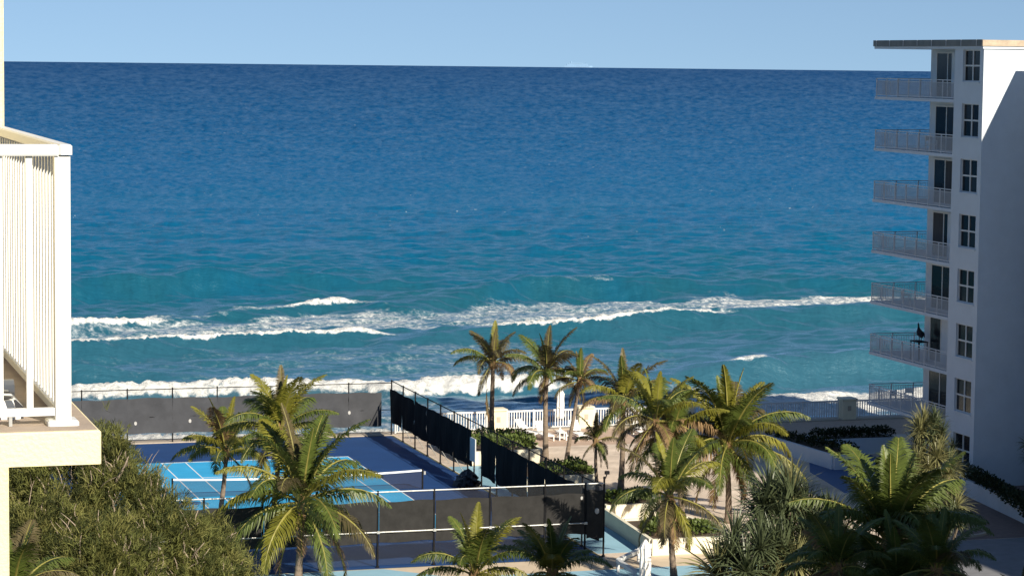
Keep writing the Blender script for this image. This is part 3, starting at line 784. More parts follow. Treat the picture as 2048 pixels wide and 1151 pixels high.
shrub('long clipped black hedge on the shaded planter', [(62 + .55 * k, 139.6, 1.05, .5, .8, .42) for k in range(9)], 2600, .16, HEDGE, 7, 'hedge', 'hedge', 'clipped hedges in the shade')
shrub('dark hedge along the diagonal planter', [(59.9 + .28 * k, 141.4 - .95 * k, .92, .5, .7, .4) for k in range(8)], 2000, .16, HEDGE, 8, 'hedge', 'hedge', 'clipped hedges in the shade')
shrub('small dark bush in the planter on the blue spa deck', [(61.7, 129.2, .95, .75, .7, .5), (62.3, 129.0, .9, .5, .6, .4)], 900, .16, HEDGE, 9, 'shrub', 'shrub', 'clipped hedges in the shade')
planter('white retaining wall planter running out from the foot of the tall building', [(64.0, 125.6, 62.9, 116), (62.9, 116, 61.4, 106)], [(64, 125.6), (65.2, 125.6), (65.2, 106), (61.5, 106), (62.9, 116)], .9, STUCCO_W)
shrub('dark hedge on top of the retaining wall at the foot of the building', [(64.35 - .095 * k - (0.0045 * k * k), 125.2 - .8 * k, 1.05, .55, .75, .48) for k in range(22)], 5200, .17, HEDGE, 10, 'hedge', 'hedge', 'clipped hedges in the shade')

# ring kerb with a small garden light
mb = MB(); a_ = np.linspace(0, 2 * pi, 33)
for p, q in zip(a_[:-1], a_[1:]):
    c = (58.2, 114.2); r0, r1 = 1.55, 1.75
    mb.prism([(c[0] + r0 * cos(p), c[1] + r0 * sin(p)), (c[0] + r1 * cos(p), c[1] + r1 * sin(p)), (c[0] + r1 * cos(q), c[1] + r1 * sin(q)), (c[0] + r0 * cos(q), c[1] + r0 * sin(q))], 0, .14)
single('ring_kerb', mb, CONC, 'round pale kerb ring on the shaded entrance paving', 'kerb', (58.2, 114.2, 0))
gl_ = thing('garden_light', 'small dark garden light on a stake at the kerb ring', 'garden light', (59.1, 115.5, 0))
part('stake', MB().tube([(59.1, 115.5, 0), (59.1, 115.5, .36)], .03, 8), BLACKM, gl_)
part('lamp_head', MB().lathe((59.1, 115.5, .3), [(.05, 0), (.13, .08), (.15, .25), (.10, .42), (.03, .46)], 10), BLACKM, gl_)

# ---------------------------------------------------------------- deck furniture
def umbrella(x, y, h, label, brown=False):
    t = thing('umbrella', label, 'umbrella', (x, y, 0), 'closed umbrellas')
    part('pole', MB().tube([(x, y, 0), (x, y, h * .98)], .025, 8), WHITE, t)
    wob = lambda k, z: 1 + .16 * (1 if k % 2 else -1) + .05 * sin(3 * k + z * 4)
    part('canopy', MB().lathe((x, y, 0), [(.20, h * .31), (.25, h * .36), (.21, h * .48), (.215, h * .62), (.20, h * .76), (.23, h * .85), (.24, h * .87), (.15, h * .93), (.03, h)], 16, wob), CANVAS, t)
    part('strap', MB().lathe((x, y, 0), [(.20, h * .55), (.235, h * .555), (.235, h * .575), (.20, h * .58)], 16), CANVAS, t)
    part('base', MB().lathe((x, y, 0), [(.3, 0), (.3, .06), (.1, .12), (.05, .25)], 14), WHITE, t)
    return t
umbrella(49.55, 151.4, 2.75, 'closed white umbrella standing by the seaside railing')
umbrella(37.4, 102.2, 2.75, 'closed white umbrella cut by the bottom edge beside the leaning palm')

def make_lounger():
    t = thing('sun_lounger', 'white slatted lounger with raised back, left of the little table', 'sun lounger', (47.6, 148.6, 0), 'white loungers by the railing')
    m = MB(); x0, x1, y0, y1 = 47.25, 47.95, 147.6, 149.6
    part('frame', MB().box((x0, y0, .30), (x0 + .06, y1, .38)).box((x1 - .06, y0, .30), (x1, y1, .38)).box((x0 + .06, y0, .30), (x1 - .06, y0 + .06, .38)).box((x0 + .06, y1 - .06, .30), (x1 - .06, y1, .38)), PLASTIC, t)
    for k in range(9):
        yy = y0 + .10 + k * .13
        part('slat', MB().box((x0 + .062, yy, .342), (x1 - .062, yy + .09, .372)), PLASTIC, t)
    bk = MB()
    for k in range(5):
        s = .06 + k * .17; c_, s_ = cos(.75), sin(.75)
        yb = y0 + 1.32 + s * c_; zb = .40 + s * s_
        bk.add([(x0 + .03, yb, zb), (x1 - .03, yb, zb), (x1 - .03, yb + .13 * c_, zb + .13 * s_), (x0 + .03, yb + .13 * c_, zb + .13 * s_),
                (x0 + .03, yb - .02, zb + .03), (x1 - .03, yb - .02, zb + .03), (x1 - .03, yb + .13 * c_ - .02, zb + .13 * s_ + .03), (x0 + .03, yb + .13 * c_ - .02, zb + .13 * s_ + .03)],
               [(0, 3, 2, 1), (4, 5, 6, 7), (0, 1, 5, 4), (1, 2, 6, 5), (2, 3, 7, 6), (3, 0, 4, 7)])
    part('backrest', bk, PLASTIC, t)
    for (x, y) in ((x0, y0), (x1 - .06, y0), (x0, y1 - .07), (x1 - .06, y1 - .07)): part('leg', MB().box((x, y, 0), (x + .06, y + .07, .30)), PLASTIC, t)
    return t
lg = make_lounger()
for (x, y, a, lab) in [(49.75, 148.4, .05, 'white lounger right of the little table, behind the leaning palm trunk'),
                       (46.9, 149.7, .45, 'white lounger at an angle close to the railing, left of the palm trunk'),
                       (53.9, 148.2, -.1, 'white lounger mostly hidden behind the palm crowns'),
                       (56.1, 148.6, 0, 'rightmost white lounger glimpsed under the big palm')]:
    c = copy_tree(lg); c.location = (x, y, 0); c.rotation_euler = (0, 0, a); c['label'] = lab
tb = thing('side_table', 'little white square table between two loungers', 'table', (48.55, 147.9, 0))
part('tabletop', MB().bbox((48.3, 147.7, .46), (48.8, 148.2, .51), .01), PLASTIC, tb)
part('shelf', MB().box((48.33, 147.73, .16), (48.77, 148.17, .19)), PLASTIC, tb)
for (x, y) in ((48.3, 147.7), (48.73, 147.7), (48.3, 148.13), (48.73, 148.13)): part('leg', MB().box((x, y, 0), (x + .07, y + .07, .46)), PLASTIC, tb)

# ---------------------------------------------------------------- right hand apartment building
BX, BY, RX, RY, BE, EE = 65.3, 126.05, 66.7, 135.3, 92.0, 139.85
ST = 3.06
bld = thing('apartment_building', 'tall white apartment building with stacked sea view balconies', 'building', (BX, BY, 0))
wall = MB().box((RX, BY, 0), (BE, RY, 24.15)).box((BX + .25, BY, 0), (RX, BY + .3, 24.15)).box((BX + .25, 129.2, 0), (RX, 129.5, 24.15))
wall.box((BX, BY, 0), (BX + .25, 126.5, 24.15)).box((BX, 128.5, 0), (BX + .25, 129.5, 24.15))
zs = [0]
for k in range(7, -1, -1): zs += [22.36 - ST * k, 24.2 - ST * k]
zs[-1] = 24.1
zs.append(24.15)
for a, b in zip(zs[0::2], zs[1::2]): wall.box((BX, 126.5, a), (BX + .25, 128.5, b))
wall.box((BX + .7, BY + .3, 0), (RX, 129.2, 24.1))
part('wall', wall, STUCCO_W, bld)
part('wing', MB().box((68.1, 20, 0), (100, 123.2, 24.62)), STUCCO_W, bld)  # unseen block added to cast shade on the west face and deck
part('roof_slab', MB().box((BX - .1, BY - .08, 24.153), (BE, EE, 24.30)), STUCCO_W, bld)
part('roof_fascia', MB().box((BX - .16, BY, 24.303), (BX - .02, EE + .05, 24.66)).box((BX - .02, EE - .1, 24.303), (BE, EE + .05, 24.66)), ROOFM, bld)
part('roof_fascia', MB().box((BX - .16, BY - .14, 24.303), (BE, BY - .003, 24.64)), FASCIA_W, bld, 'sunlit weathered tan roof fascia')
part('roof_deck', MB().box((BX - .018, BY, 24.303), (BE, EE - .102, 24.52)), ROOFG, bld)
for y in np.linspace(BY + .6, EE - .4, 8): part('fascia_joint', MB().box((BX - .18, y - .02, 24.31), (BX - .162, y + .02, 24.655)), RAILW, bld)

pick_b = None
for k in range(8):
    z1, z0 = (24.2 if k else 24.1) - ST * k, 22.36 - ST * k
    y0, y1 = 126.5, 128.5; x = BX + .10
    m = MB()
    t_ = .055
    m.box((x, y0, z0 + t_), (x + .1, y0 + t_, z1 - t_)).box((x, y1 - t_, z0 + t_), (x + .1, y1, z1 - t_)).box((x, y0, z0), (x + .1, y1, z0 + t_)).box((x, y0, z1 - t_), (x + .1, y1, z1))
    yc, zc = (y0 + y1) / 2, (z0 + z1) / 2
    m.box((x, yc - .05, z0 + t_), (x + .1, yc + .05, z1 - t_)).box((x, y0 + t_, zc - .045), (x + .1, yc - .05, zc + .045)).box((x, yc + .05, zc - .045), (x + .1, y1 - t_, zc + .045))
    w = part('window', m, FRAME, bld)
    for (a, b) in ((y0 + t_, yc - .05), (yc + .05, y1 - t_)):
        for (c, d) in ((z0 + t_, zc - .045), (zc + .045, z1 - t_)):
            part('pane', MB().box((x + .05, a, c), (x + .07, b, d)), GLASS2 if (k * 3 + int(a * 7) + int(c * 5)) % 3 == 0 else GLASS, w)
    part('sill', MB().bbox((BX - .06, y0 - .06, z0 - .09), (BX + .10, y1 + .06, z0 - .003), .015), STUCCO_W, w)
    if k in (0, 3):   # drawn curtain seen behind the upper panes
        part('curtain', MB().box((x + .30, y0 + .08, z0 + .1), (x + .34, yc - .1, z1 - .05)), CURT, w)

for k in range(7):
    zb = 21.16 - ST * k; zt = 21.34 - ST * k; zr = 22.43 - ST * k
    sl = MB().box((BX, 129.503, zb), (RX - .003, RY, zt)).prism([(BX, RY), (RX - .003, RY), (RX - .003, RY + .003), (BE - 10, RY + .003), (BE - 10, EE), (BX, EE)], zb, zt)
    b = part('balcony', sl, STUCCO_W, bld)
    m = MB()
    x = BX + .06
    m.box((x - .03, 129.52, zr - .05), (x + .03, EE - .09, zr)).box((x - .03, EE - .09, zr - .05), (BE - 12, EE - .03, zr))
    m.box((x - .018, 129.52, zr - .17), (x + .018, EE - .08, zr - .14)).box((x - .018, 129.52, zt + .07), (x + .018, EE - .08, zt + .11))
    m.box((x + .03, EE - .08, zr - .17), (BE - 12, EE - .045, zr - .14)).box((x + .03, EE - .08, zt + .07), (BE - 12, EE - .045, zt + .11))
    for y in np.arange(129.62, EE - .1, .112): m.box((x - .012, y - .011, zt + .11), (x + .012, y + .011, zr - .17))
    for xx in np.arange(x + .14, BE - 13, .112): m.box((xx - .011, EE - .075, zt + .11), (xx + .011, EE - .05, zr - .17))
    part('railing', m, RAILW, b)
    for y in [129.56 + 1.46 * j for j in range(8)]: part('railing_post', MB().box((x - .036, min(y, EE - .12) - .028, zt), (x + .02, min(y, EE - .12) + .028, zr - .002)), RAILW, b)
    for xx in [x + 1.46 * (j + 1) for j in range(6)]: part('railing_post', MB().box((xx - .028, EE - .09, zt), (xx + .028, EE - .025, zr - .002)), RAILW, b)
    # sliding glass doors in the recess
    d0, d1, zd = 130.3, 134.45, zt + 2.66
    m = MB(); X = RX - .06
    ys = [d0, 131.7, 133.05, d1]
    for y in ys: m.box((X, y - .05, zt + .003), (RX - .004, y + .05, zd))
    for a, c in zip(ys[:-1], ys[1:]): m.box((X, a + .05, zd - .09), (RX - .004, c - .05, zd)).box((X, a + .05, zt + .003), (RX - .004, c - .05, zt + .10))
    d = part('sliding_door', m, FRAME, bld)
    for j, (a, c) in enumerate(zip(ys[:-1], ys[1:])):
        part('pane', MB().box((X + .02, a + .05, zt + .10), (RX - .015, c - .05, zd - .09)), STUCCO_W if (k == 5 and j == 1) else (CURT if (k * 7 + j * 5) % 6 == 1 else GLASS2 if (k + 2 * j) % 3 == 0 else GLASS), d, 'closed white shutter leaf' if (k == 5 and j == 1) else None)
    if k in (0, 3):
        part('shutter', MB().box((X - .10, 131.9, zt + .02), (X - .04, 132.35, zd)), STUCCO_W, d)

# balcony furniture and the bird
def chair(x, y, z, a, label):
    t = thing('patio_chair', label, 'chair', (0, 0, 0), 'patio chairs on the balconies')
    part('seat', MB().bbox((-.25, -.25, .40), (.25, .25, .45), .02), PLASTIC, t)
    part('backrest', MB().box((-.25, .20, .62), (.25, .25, .92)), PLASTIC, t)
    for (p, q) in ((-.25, -.25), (.21, -.25), (-.25, .21), (.21, .21)): part('leg', MB().box((p, q, 0), (p + .04, q + .04, .40 if q < 0 else .40)), PLASTIC, t)
    for p in (-.25, .21):
        part('armrest', MB().box((p, -.22, .62), (p + .04, .20, .66)).box((p, -.22, .45), (p + .04, -.18, .62)), PLASTIC, t)
        part('back_upright', MB().box((p, .252, .40), (p + .04, .285, .92)), PLASTIC, t)
    t.location = (x, y, z); t.rotation_euler = (0, 0, a); return t
def ft(k): return 21.34 - ST * k
chair(66.1, 137.6, ft(6), .4, 'white patio chair on the lowest balcony, nearest its outer corner')
chair(67.3, 138.4, ft(6), -.6, 'white patio chair further in on the lowest balcony')
chair(65.9, 133.4, ft(1), .2, 'patio chair behind the railing of the second balcony from the top')
chair(66.0, 136.4, ft(4), 1.3, 'patio chair on the third balcony from the bottom')
bz = 7.20
bt = thing('bar_table', 'dark high table on the balcony under the bird', 'table', (66.05, 134.75, ft(5)))
part('tabletop', MB().bbox((65.75, 134.1, bz - .05), (66.4, 135.25, bz), .02), BLACKM, bt)
for (p, q) in ((65.78, 134.15), (66.33, 134.15), (65.78, 135.17), (66.33, 135.17)): part('leg', MB().box((p, q, ft(5)), (p + .04, q + .04, bz - .05)), BLACKM, bt)
bd = thing('bird', 'dark bird figure with raised neck standing on the high balcony table', 'bird', (66.1, 134.65, bz))
bx, by = 66.1, 134.65
body = MB().tube([(bx, by - .36, bz + .22), (bx, by - .28, bz + .27), (bx, by - .14, bz + .36), (bx, by + .0, bz + .45), (bx, by + .10, bz + .56), (bx, by + .16, bz + .68), (bx, by + .19, bz + .78), (bx, by + .20, bz + .86), (bx, by + .21, bz + .92), (bx, by + .24, bz + .99), (bx, by + .26, bz + 1.06)],
                 [.02, .07, .15, .19, .165, .10, .06, .05, .055, .04, .008], 10)
for s in (-.06, .06):
    body.tube([(bx + s, by - .06, bz + .34), (bx + s, by - .10, bz + .18), (bx + s, by - .04, bz + .02), (bx + s, by + .05, bz + .012)], [.04, .022, .016, .012], 6)
part('body', body, BIRDM, bd, smooth=True)
for s in (-1, 1): part('wing', MB().tube([(bx + .15 * s, by + .08, bz + .56), (bx + .18 * s, by - .1, bz + .42), (bx + .12 * s, by - .38, bz + .24)], [.04, .085, .015], 6), BIRDM, bd)

# ---------------------------------------------------------------- the building the picture is taken from
hb = thing('apartment_building', 'cream apartment building at the left edge with a white railed balcony', 'building', (1.18, 9.43, 0))
ZS = 21.933
part('balcony_slab', MB().bbox((-5, 9.283, ZS - .124), (1.272, 13.5, ZS), .006), STUCCO_Y, hb)
part('floor_finish', MB().box((-5, 9.30, ZS + .0005), (1.26, 13.4, ZS + .002)), TILE, hb)
part('column', MB().bbox((.55, 11.80, ZS + .003), (1.183, 12.4, 26.5), .012).bbox((.55, 11.80, 0), (1.192, 12.4, ZS - .126), .012), STUCCO_Y, hb)
part('wall', MB().box((-16, 9.6, 0), (-5.01, 34, 27)).box((-5, 12.42, ZS + .003), (.54, 13.4, 27)), STUCCO_Y, hb)
part('wing', MB().box((35, -40, 0), (72, 18, 42.5)), STUCCO_Y, hb)  # added block out of view that shades the lower right palms
ZR = 22.972
rl = part('railing', MB().bbox((-4, 9.420, ZR - .038), (1.140, 9.476, ZR), .006).bbox((1.1405, 9.420, ZR - .038), (1.189, 11.80, ZR), .006)
          .box((-4, 9.424, ZR - .042), (1.139, 9.47, ZR - .0385)), WHITE, hb)
part('bottom_rail', MB().bbox((-4, 9.438, ZS + .038), (1.124, 9.462, ZS + .067), .003), WHITE, rl)
part('bottom_rail', MB().bbox((1.135, 9.49, ZS + .028), (1.172, 11.80, ZS + .057), .003), WHITE, rl)
part('corner_post', MB().box((1.125, 9.4325, ZS), (1.1825, 9.489, ZR - .042)), WHITE, rl)
part('post_foot', MB().bbox((1.094, 9.405, ZS), (1.208, 9.52, ZS + .022), .006), WHITE, rl)
bal = MB().box((-.0120, -.0115, ZS + .06), (.0120, .0115, ZR - .043)).mesh('baluster', WHITE, (0, 0, 21.0))
for k in range(14):
    x = 1.0325 - .1085 * k
    inst('baluster', bal, rl, (x - 1.18, 9.45 - 9.43, 21.0))
for k in range(22):
    y = 9.585 + .1 * k
    if y < 11.75: inst('baluster', bal, rl, (1.1535 - 1.18, y - 9.43, 21.0))
part('railing_foot', MB().box((.955, 9.44, ZS), (.967, 9.46, ZS + .038)), SILVER, rl)

ch = thing('floor_cushion', 'black and white patterned cushion lying on the near balcony floor', 'cushion', (.9, 9.9, ZS + .002))
part('cushion', MB().bbox((.55, 9.62, ZS + .0022), (1.03, 10.02, ZS + .07), .025), CUSHION, ch)
part('roll', MB().tube([(.55, 10.10, ZS + .05), (1.04, 10.10, ZS + .05)], .045, 10), CANVAS, ch)

# ---------------------------------------------------------------- palms
def frond_mesh(name, el, bend, side, seed, n=92, ll=.31, droop=.6, ragged=0.0, width=.0175):
    """a pinnate leaf of length 1 growing along +x from elevation el (rad), bending down; leaflets as narrow folded blades"""
    rg = random.Random(seed)
    P, D = [Vector((0, 0, 0))], []
    S = 16
    for i in range(S):
        s = (i + .5) / S
        th = el - bend * (s ** 1.4); ya = side * s * s
        d = Vector((cos(th) * cos(ya), cos(th) * sin(ya), sin(th))); D.append(d); P.append(P[-1] + d / S)
    D.append(D[-1])
    m = MB()
    m.tube([P[i] for i in range(0, S + 1, 2)], [.016 * (1 - .88 * i / S) + .0015 for i in range(0, S + 1, 2)], 4)
    nr = len(m.f)
    up = Vector((0, 0, 1))
    for k in range(n):
        s = .13 + .86 * k / (n - 1)
        fi = s * S; i = min(int(fi), S - 1); p = P[i].lerp(P[i + 1], fi - i); d = D[i]
        sd = d.cross(up)
        if sd.length < .15: sd = Vector((0, 1, 0))
        sd.normalize(); nrm = sd.cross(d)
        L = ll * (sin(pi * min(1, (s * .93 + .06))) ** .55) * (1 - .35 * s) * rg.uniform(.82, 1.12)
        for sg in (-1, 1):
            if ragged and rg.random() < ragged: continue
            out = (sd * sg * .95 + d * (.45 + .5 * s) + nrm * rg.uniform(.10, .38)).normalized()
            e1 = (out + Vector((0, 0, -1)) * droop * rg.uniform(.15, .55) + Vector((rg.uniform(-.08, .08), rg.uniform(-.08, .08), 0))).normalized()
            e2 = (out + Vector((0, 0, -1)) * droop * rg.uniform(1.0, 2.2) + Vector((rg.uniform(-.15, .15), rg.uniform(-.15, .15), 0))).normalized()
            w = width * rg.uniform(.75, 1.15)
            ax = d * w
            q1 = p + e1 * L * .5; q2 = q1 + e2 * L * .5
            m.add([p - ax * .35, p + ax * .35, q1 + ax * .5, q1 - ax * .5, q2], [(0, 1, 2, 3), (3, 2, 4)])
    me = bpy.data.meshes.new(name)
    me.from_pydata(m.v, [], m.f)
    me.materials.append(LEAF_G); me.materials.append(RACHIS)
    mi = np.zeros(len(m.f), dtype=np.int32); mi[:nr] = 1
    me.polygons.foreach_set('material_index', mi); me.update()
    return me


FR = {}
for cls, (el, bend, droop, rag) in {'spear': (84, 16, .25, 0), 'up': (68, 42, .4, 0), 'mid': (50, 78, .85, .02), 'low': (26, 86, 1.15, .03), 'drop': (-2, 72, 1.2, .05), 'hang': (-42, 40, 1.0, .10), 'dead': (-62, 24, .5, .30)}.items():
    FR[cls] = [frond_mesh('frond', radians(el), radians(bend * f), sd, 300 + hash_, 92, .31 if cls != 'spear' else .17, droop, rag)
               for f, sd, hash_ in ((1.0, .18, len(FR) * 10 + 1), (1.18, -.22, len(FR) * 10 + 2), (.86, .05, len(FR) * 10 + 3))]


def palm(label, base, top, L, n, seed, cols, r0=.15, dead=0, skip=(), bend=.0, fibre=True, low=.22, twist=0, group='coconut palms round the court and deck', trunk=True):
    rg = random.Random(seed)
    t = thing('palm_tree', label, 'palm tree', base, group)
    b, c = Vector(base), Vector(top)
    side = Vector((c.y - b.y, b.x - c.x, 0))
    side = side.normalized() if side.length > .2 else Vector((1, 0, 0))
    if trunk:
        pts, rad = [], []
        nseg = 26
        for i in range(nseg + 1):
            s = i / nseg
            p = b.lerp(c, s) + side * bend * sin(pi * s) + Vector((.02 * sin(5 * s + seed), .02 * cos(7 * s + seed), 0))
            pts.append(p); rad.append(r0 * (1.0 - .30 * s + .45 * exp(-s * 9)) * (1 + (.045 if i % 2 else -.03)))
        part('trunk', MB().tube(pts, rad, 10), TRUNK, t, smooth=True)
    if fibre:
        fb = MB().lathe((c.x, c.y, c.z - .05), [(r0 * .75, -.35 * L * .28), (r0 * 1.15, -.10), (r0 * 1.35, .12), (r0 * 1.0, .38), (r0 * .35, .6)], 10, lambda k, z: 1 + .16 * sin(3.1 * k + 9 * z))
        for k in range(9):
            a = rg.uniform(0, 6.28); q = Vector((cos(a), sin(a), 0))
            fb.tube([c + q * r0 * .8, c + q * (r0 + .12) + Vector((0, 0, -.12)), c + q * (r0 + .16) + Vector((0, 0, -.30 - rg.random() * .35))], [.035, .03, .008], 4)
        part('crown_fibre', fb, FIBRE, t)
    ga = 2.39996
    n = int(n * .86)
    for k in range(n):
        q = k / max(1, n - 1)
        cls = 'spear' if q < .09 else 'up' if q < .30 else 'mid' if q < .54 else 'low' if q < 1 - low else 'drop' if q < 1 - low * .35 else 'hang'
        az = k * ga + seed * 1.7 + rg.uniform(-.25, .25)
        if twist: az = az + twist * sin(az - 2.6)
        me = rg.choice(FR[cls])
        l = L * (.85 if cls == 'spear' else .95 if cls == 'up' else 1.0 if cls != 'hang' else .85) * rg.uniform(.86, 1.1)
        m_ = rg.choices([LEAF_G, LEAF_Y, LEAF_O, LEAF_D], cols if cls not in ('drop', 'hang') else (cols[0] * .5, cols[1], cols[2] * 1.6, cols[3] + .25))[0]
        o = inst('frond', me, t, (c.x - b.x + cos(az) * r0 * .5, c.y - b.y + sin(az) * r0 * .5, c.z - b.z + .22 * (1 - q)), (0, rg.uniform(-.10, .10), az), (l, l * rg.uniform(.9, 1.1), l), m_)
    for k in range(dead):
        az = rg.uniform(0, 6.28); l = L * rg.uniform(.45, .75)
        o = inst('dead_frond', rg.choice(FR['dead']), t, (c.x - b.x, c.y - b.y, c.z - b.z - .1), (0, 0, az), (l, l, l), LEAF_D)
        o['label'] = 'dry brown frond hanging by the trunk'
    return t

OLV = (.25, .08, .62, .12); GRN = (.62, .18, .16, .04); YEL = (.34, .50, .12, .04); DRK = (.85, .03, .10, .02)
palm('slim olive palm furthest left of the three along the seaside railing', (43.72, 146.8, 0), (43.70, 146.8, 4.95), 2.75, 19, 3, OLV, .17, 1, low=.12)
palm('slim olive palm in the middle of the three, left of the closed umbrella', (44.8, 139.6, 0), (44.82, 139.6, 5.2), 3.0, 20, 8, OLV, .17, 1, low=.14)
palm('leaning slim palm right of the closed umbrella with a curved grey trunk', (45.6, 138.1, 0), (46.35, 138.1, 4.85), 2.1, 17, 5, OLV, .13, 1, bend=-.16, low=.2)
palm('palm with wind torn olive crown and trunk thickened at the foot on the tan deck', (45.85, 129.3, 0), (45.92, 129.3, 4.85), 3.1, 20, 12, (.30, .12, .48, .1), .16, 2, low=.28)
palm('short young palm with a narrow crown in front of the second cream pillar', (44.4, 129.1, 0), (44.28, 129.1, 2.75), 1.75, 15, 21, (.3, .05, .6, .05), .11, 1, low=.3)
palm('palm behind the front planter with broad yellow green drooping fronds', (43.78, 117.6, 0), (43.46, 117.6, 5.5), 3.2, 22, 31, (.40, .42, .16, .02), .14, 2, low=.3)
palm('second palm behind the front planter, its trunk rising from the right of the shrubs', (45.55, 118.9, 0), (44.9, 118.9, 4.6), 3.0, 20, 37, (.34, .40, .22, .04), .15, 2, low=.34)
palm('large bright green palm right of centre with long arching fronds', (48.04, 119.1, 0), (47.92, 119.1, 3.95), 4.6, 32, 44, (.44, .40, .14, .02), .17, 3, low=.30)
palm('leaning palm in front of the planter with dry fronds hanging on its trunk', (40.25, 106.2, 0), (40.0, 106.3, 3.75), 3.5, 21, 53, (.42, .38, .18, .02), .15, 5, bend=.1, low=.34)
palm('palm standing on the far left of the court with an orange tipped frond', (22.6, 122.85, 0), (22.95, 122.85, 3.85), 3.1, 21, 61, (.36, .52, .08, .04), .14, 0, low=.05)
palm('tall palm with pale trunk rising behind the big left palm', (23.2, 113.7, 0), (23.75, 113.7, 6.2), 3.3, 21, 66, (.38, .40, .2, .02), .15, 2, bend=.12, low=.25)
palm('big full crowned palm in front of the court with widely spread fronds', (23.75, 109.7, 0), (23.9, 109.8, 3.55), 4.8, 29, 74, (.52, .34, .12, .02), .17, 3, low=.34)
palm('sunlit palm crown rising from the bottom edge below the black windscreen', (24.3, 83.4, 0), (24.26, 83.4, 5.5), 2.55, 22, 82, (.46, .46, .08, 0), .15, 0, low=.25)
palm('dark shaded palm crown at the bottom edge beside the sunlit one', (22.95, 70.3, 0), (22.85, 70.35, 8.15), 1.9, 24, 91, DRK, .14, 0, low=.3)
palm('large palm at the lower right, upper fronds in sun and lower fronds in shade', (36.9, 76.5, 0), (36.7, 76.53, 7.3), 4.1, 36, 97, (.80, .13, .07, 0), .18, 0, low=.32)
palm('dark drooping palm in deep shade at the bottom right', (35.6, 73.6, 0), (35.6, 73.6, 6.0), 3.2, 34, 103, DRK, .18, 0, low=.4)
palm('dark shaded palm crown between the spiky screw pine and the large lower right palm', (33.4, 73.5, 0), (33.4, 73.5, 7.2), 2.2, 28, 131, DRK, .15, 0, low=.35)
palm('dark shaded palm crown at the bottom edge right of the large lower right palm', (35.5, 70.7, 0), (35.5, 70.7, 7.6), 2.3, 28, 137, DRK, .15, 0, low=.4)
palm('green palm low in the left corner under the casuarinas', (5.6, 55.0, 0), (5.62, 55.0, 11.6), 1.7, 20, 111, DRK, .13, 0, low=.4)
palm('dark palm tip poking into the bottom right corner', (38.6, 70.8, 0), (38.6, 70.8, 6.3), 1.4, 20, 117, DRK, .14, 0, low=.3)

# withered young palm by the railing
wp = thing('withered_palm', 'withered thin brown palm with folded leaves beside the leftmost slim palm', 'young palm', (44.75, 151.2, 0))
part('stem', MB().tube([(44.78, 151.2, 0), (44.86, 151.2, .6), (44.72, 151.2, 1.3), (44.62, 151.2, 2.0), (44.66, 151.2, 2.75), (44.74, 151.2, 2.9)], [.05, .045, .04, .035, .02, .005], 6), FIBRE, wp)
for k in range(7):
    inst('folded_frond', FR['dead'][k % 3], wp, (-.1 + .02 * k, 0, 2.75 - .22 * k), (0, .42 + .05 * k, k * 2.4), (.85, .45, .95), LEAF_O if k % 2 else FIBRE)


# ---------------------------------------------------------------- screw pines (spiky rosettes)
def rosette(seed, n=96):
    rg = random.Random(seed); m = MB()
    for k in range(n):
        q = k / n
        el = radians(86 - 118 * q ** .9 + rg.uniform(-9, 9)); az = k * 2.39996 + rg.uniform(-.2, .2)
        L = rg.uniform(.75, 1.08); w = rg.uniform(.022, .036)
        d0 = Vector((cos(el) * cos(az), cos(el) * sin(az), sin(el)))
        sd = Vector((-sin(az), cos(az), 0))
        pts = []; p = Vector((0, 0, .0)) + d0 * .03; d = d0.copy(); bend = rg.uniform(.12, .5)
        for i in range(5):
            pts.append(p.copy()); p = p + d * L / 4; d = (d + Vector((0, 0, -1)) * bend * (.25 + i * .22)).normalized()
        ws = [w * .8, w, w * .85, w * .55, 0]
        V = []
        for i in range(4): V += [pts[i] - sd * ws[i], pts[i] + sd * ws[i]]
        V.append(pts[4])
        m.add(V, [(0, 1, 3, 2), (2, 3, 5, 4), (4, 5, 7, 6), (6, 7, 8)])
    return m.mesh('leaf_rosette', PAND)
ROS = [rosette(900 + i) for i in range(4)]
def screwpine(label, base, heads, seed, pale=.3, name='screw_pine'):
    rg = random.Random(seed)
    t = thing(name, label, 'screw pine', base, 'spiky screw pines')
    b = Vector(base)
    tr = MB(); zf = base[2] + .45 * (min(h[2] for h in heads) - base[2])
    fork = Vector((b.x, b.y, zf))
    tr.tube([b, fork], [.14, .11], 8)
    for h in heads:
        H = Vector(h[:3]); mid = fork.lerp(H, .55) + Vector((rg.uniform(-.15, .15), rg.uniform(-.15, .15), -.15))
        tr.tube([fork, mid, H], [.09, .06, .045], 6)
    part('trunk', tr, PBARK, t)
    for h in heads:
        s = h[3] * rg.uniform(.9, 1.1)
        inst('leaf_rosette', rg.choice(ROS), t, (h[0] - b.x, h[1] - b.y, h[2] - b.z), (rg.uniform(-.35, .35), rg.uniform(-.35, .35), rg.uniform(0, 6.28)), (s, s, s), PAND_Y if rg.random() < pale else PAND)
    return t
def mound(ells, n, size, seed):
    """rosette centres spread over the outside of ellipsoids"""
    rg = random.Random(seed); H = []
    for (cx, cy, cz, rx, ry, rz, f) in ells:
        for k in range(int(n * f)):
            a = k * 2.39996; z = 1 - 1.45 * (k + .5) / (n * f); r = sqrt(max(0, 1 - z * z))
            q = rg.uniform(.8, 1.05)
            H.append((cx + rx * r * cos(a) * q, cy + ry * r * sin(a) * q, max(.5, cz + rz * z * q), size * rg.uniform(.85, 1.15)))
    return H
screwpine('broad screw pine with spiky grey green heads right of the front planter', (40.4, 95.2, 0),
          mound([(41.4, 96.6, 4.7, 1.0, 1.0, 1.0, .7), (39.4, 95.2, 2.7, 1.4, 1.2, 1.5, .8), (41.6, 95.0, 2.6, 1.6, 1.2, 1.8, 1.0), (43.3, 96.8, 3.4, .9, .9, 1.1, .5)], 15, 1.55, 5), 5, .22)
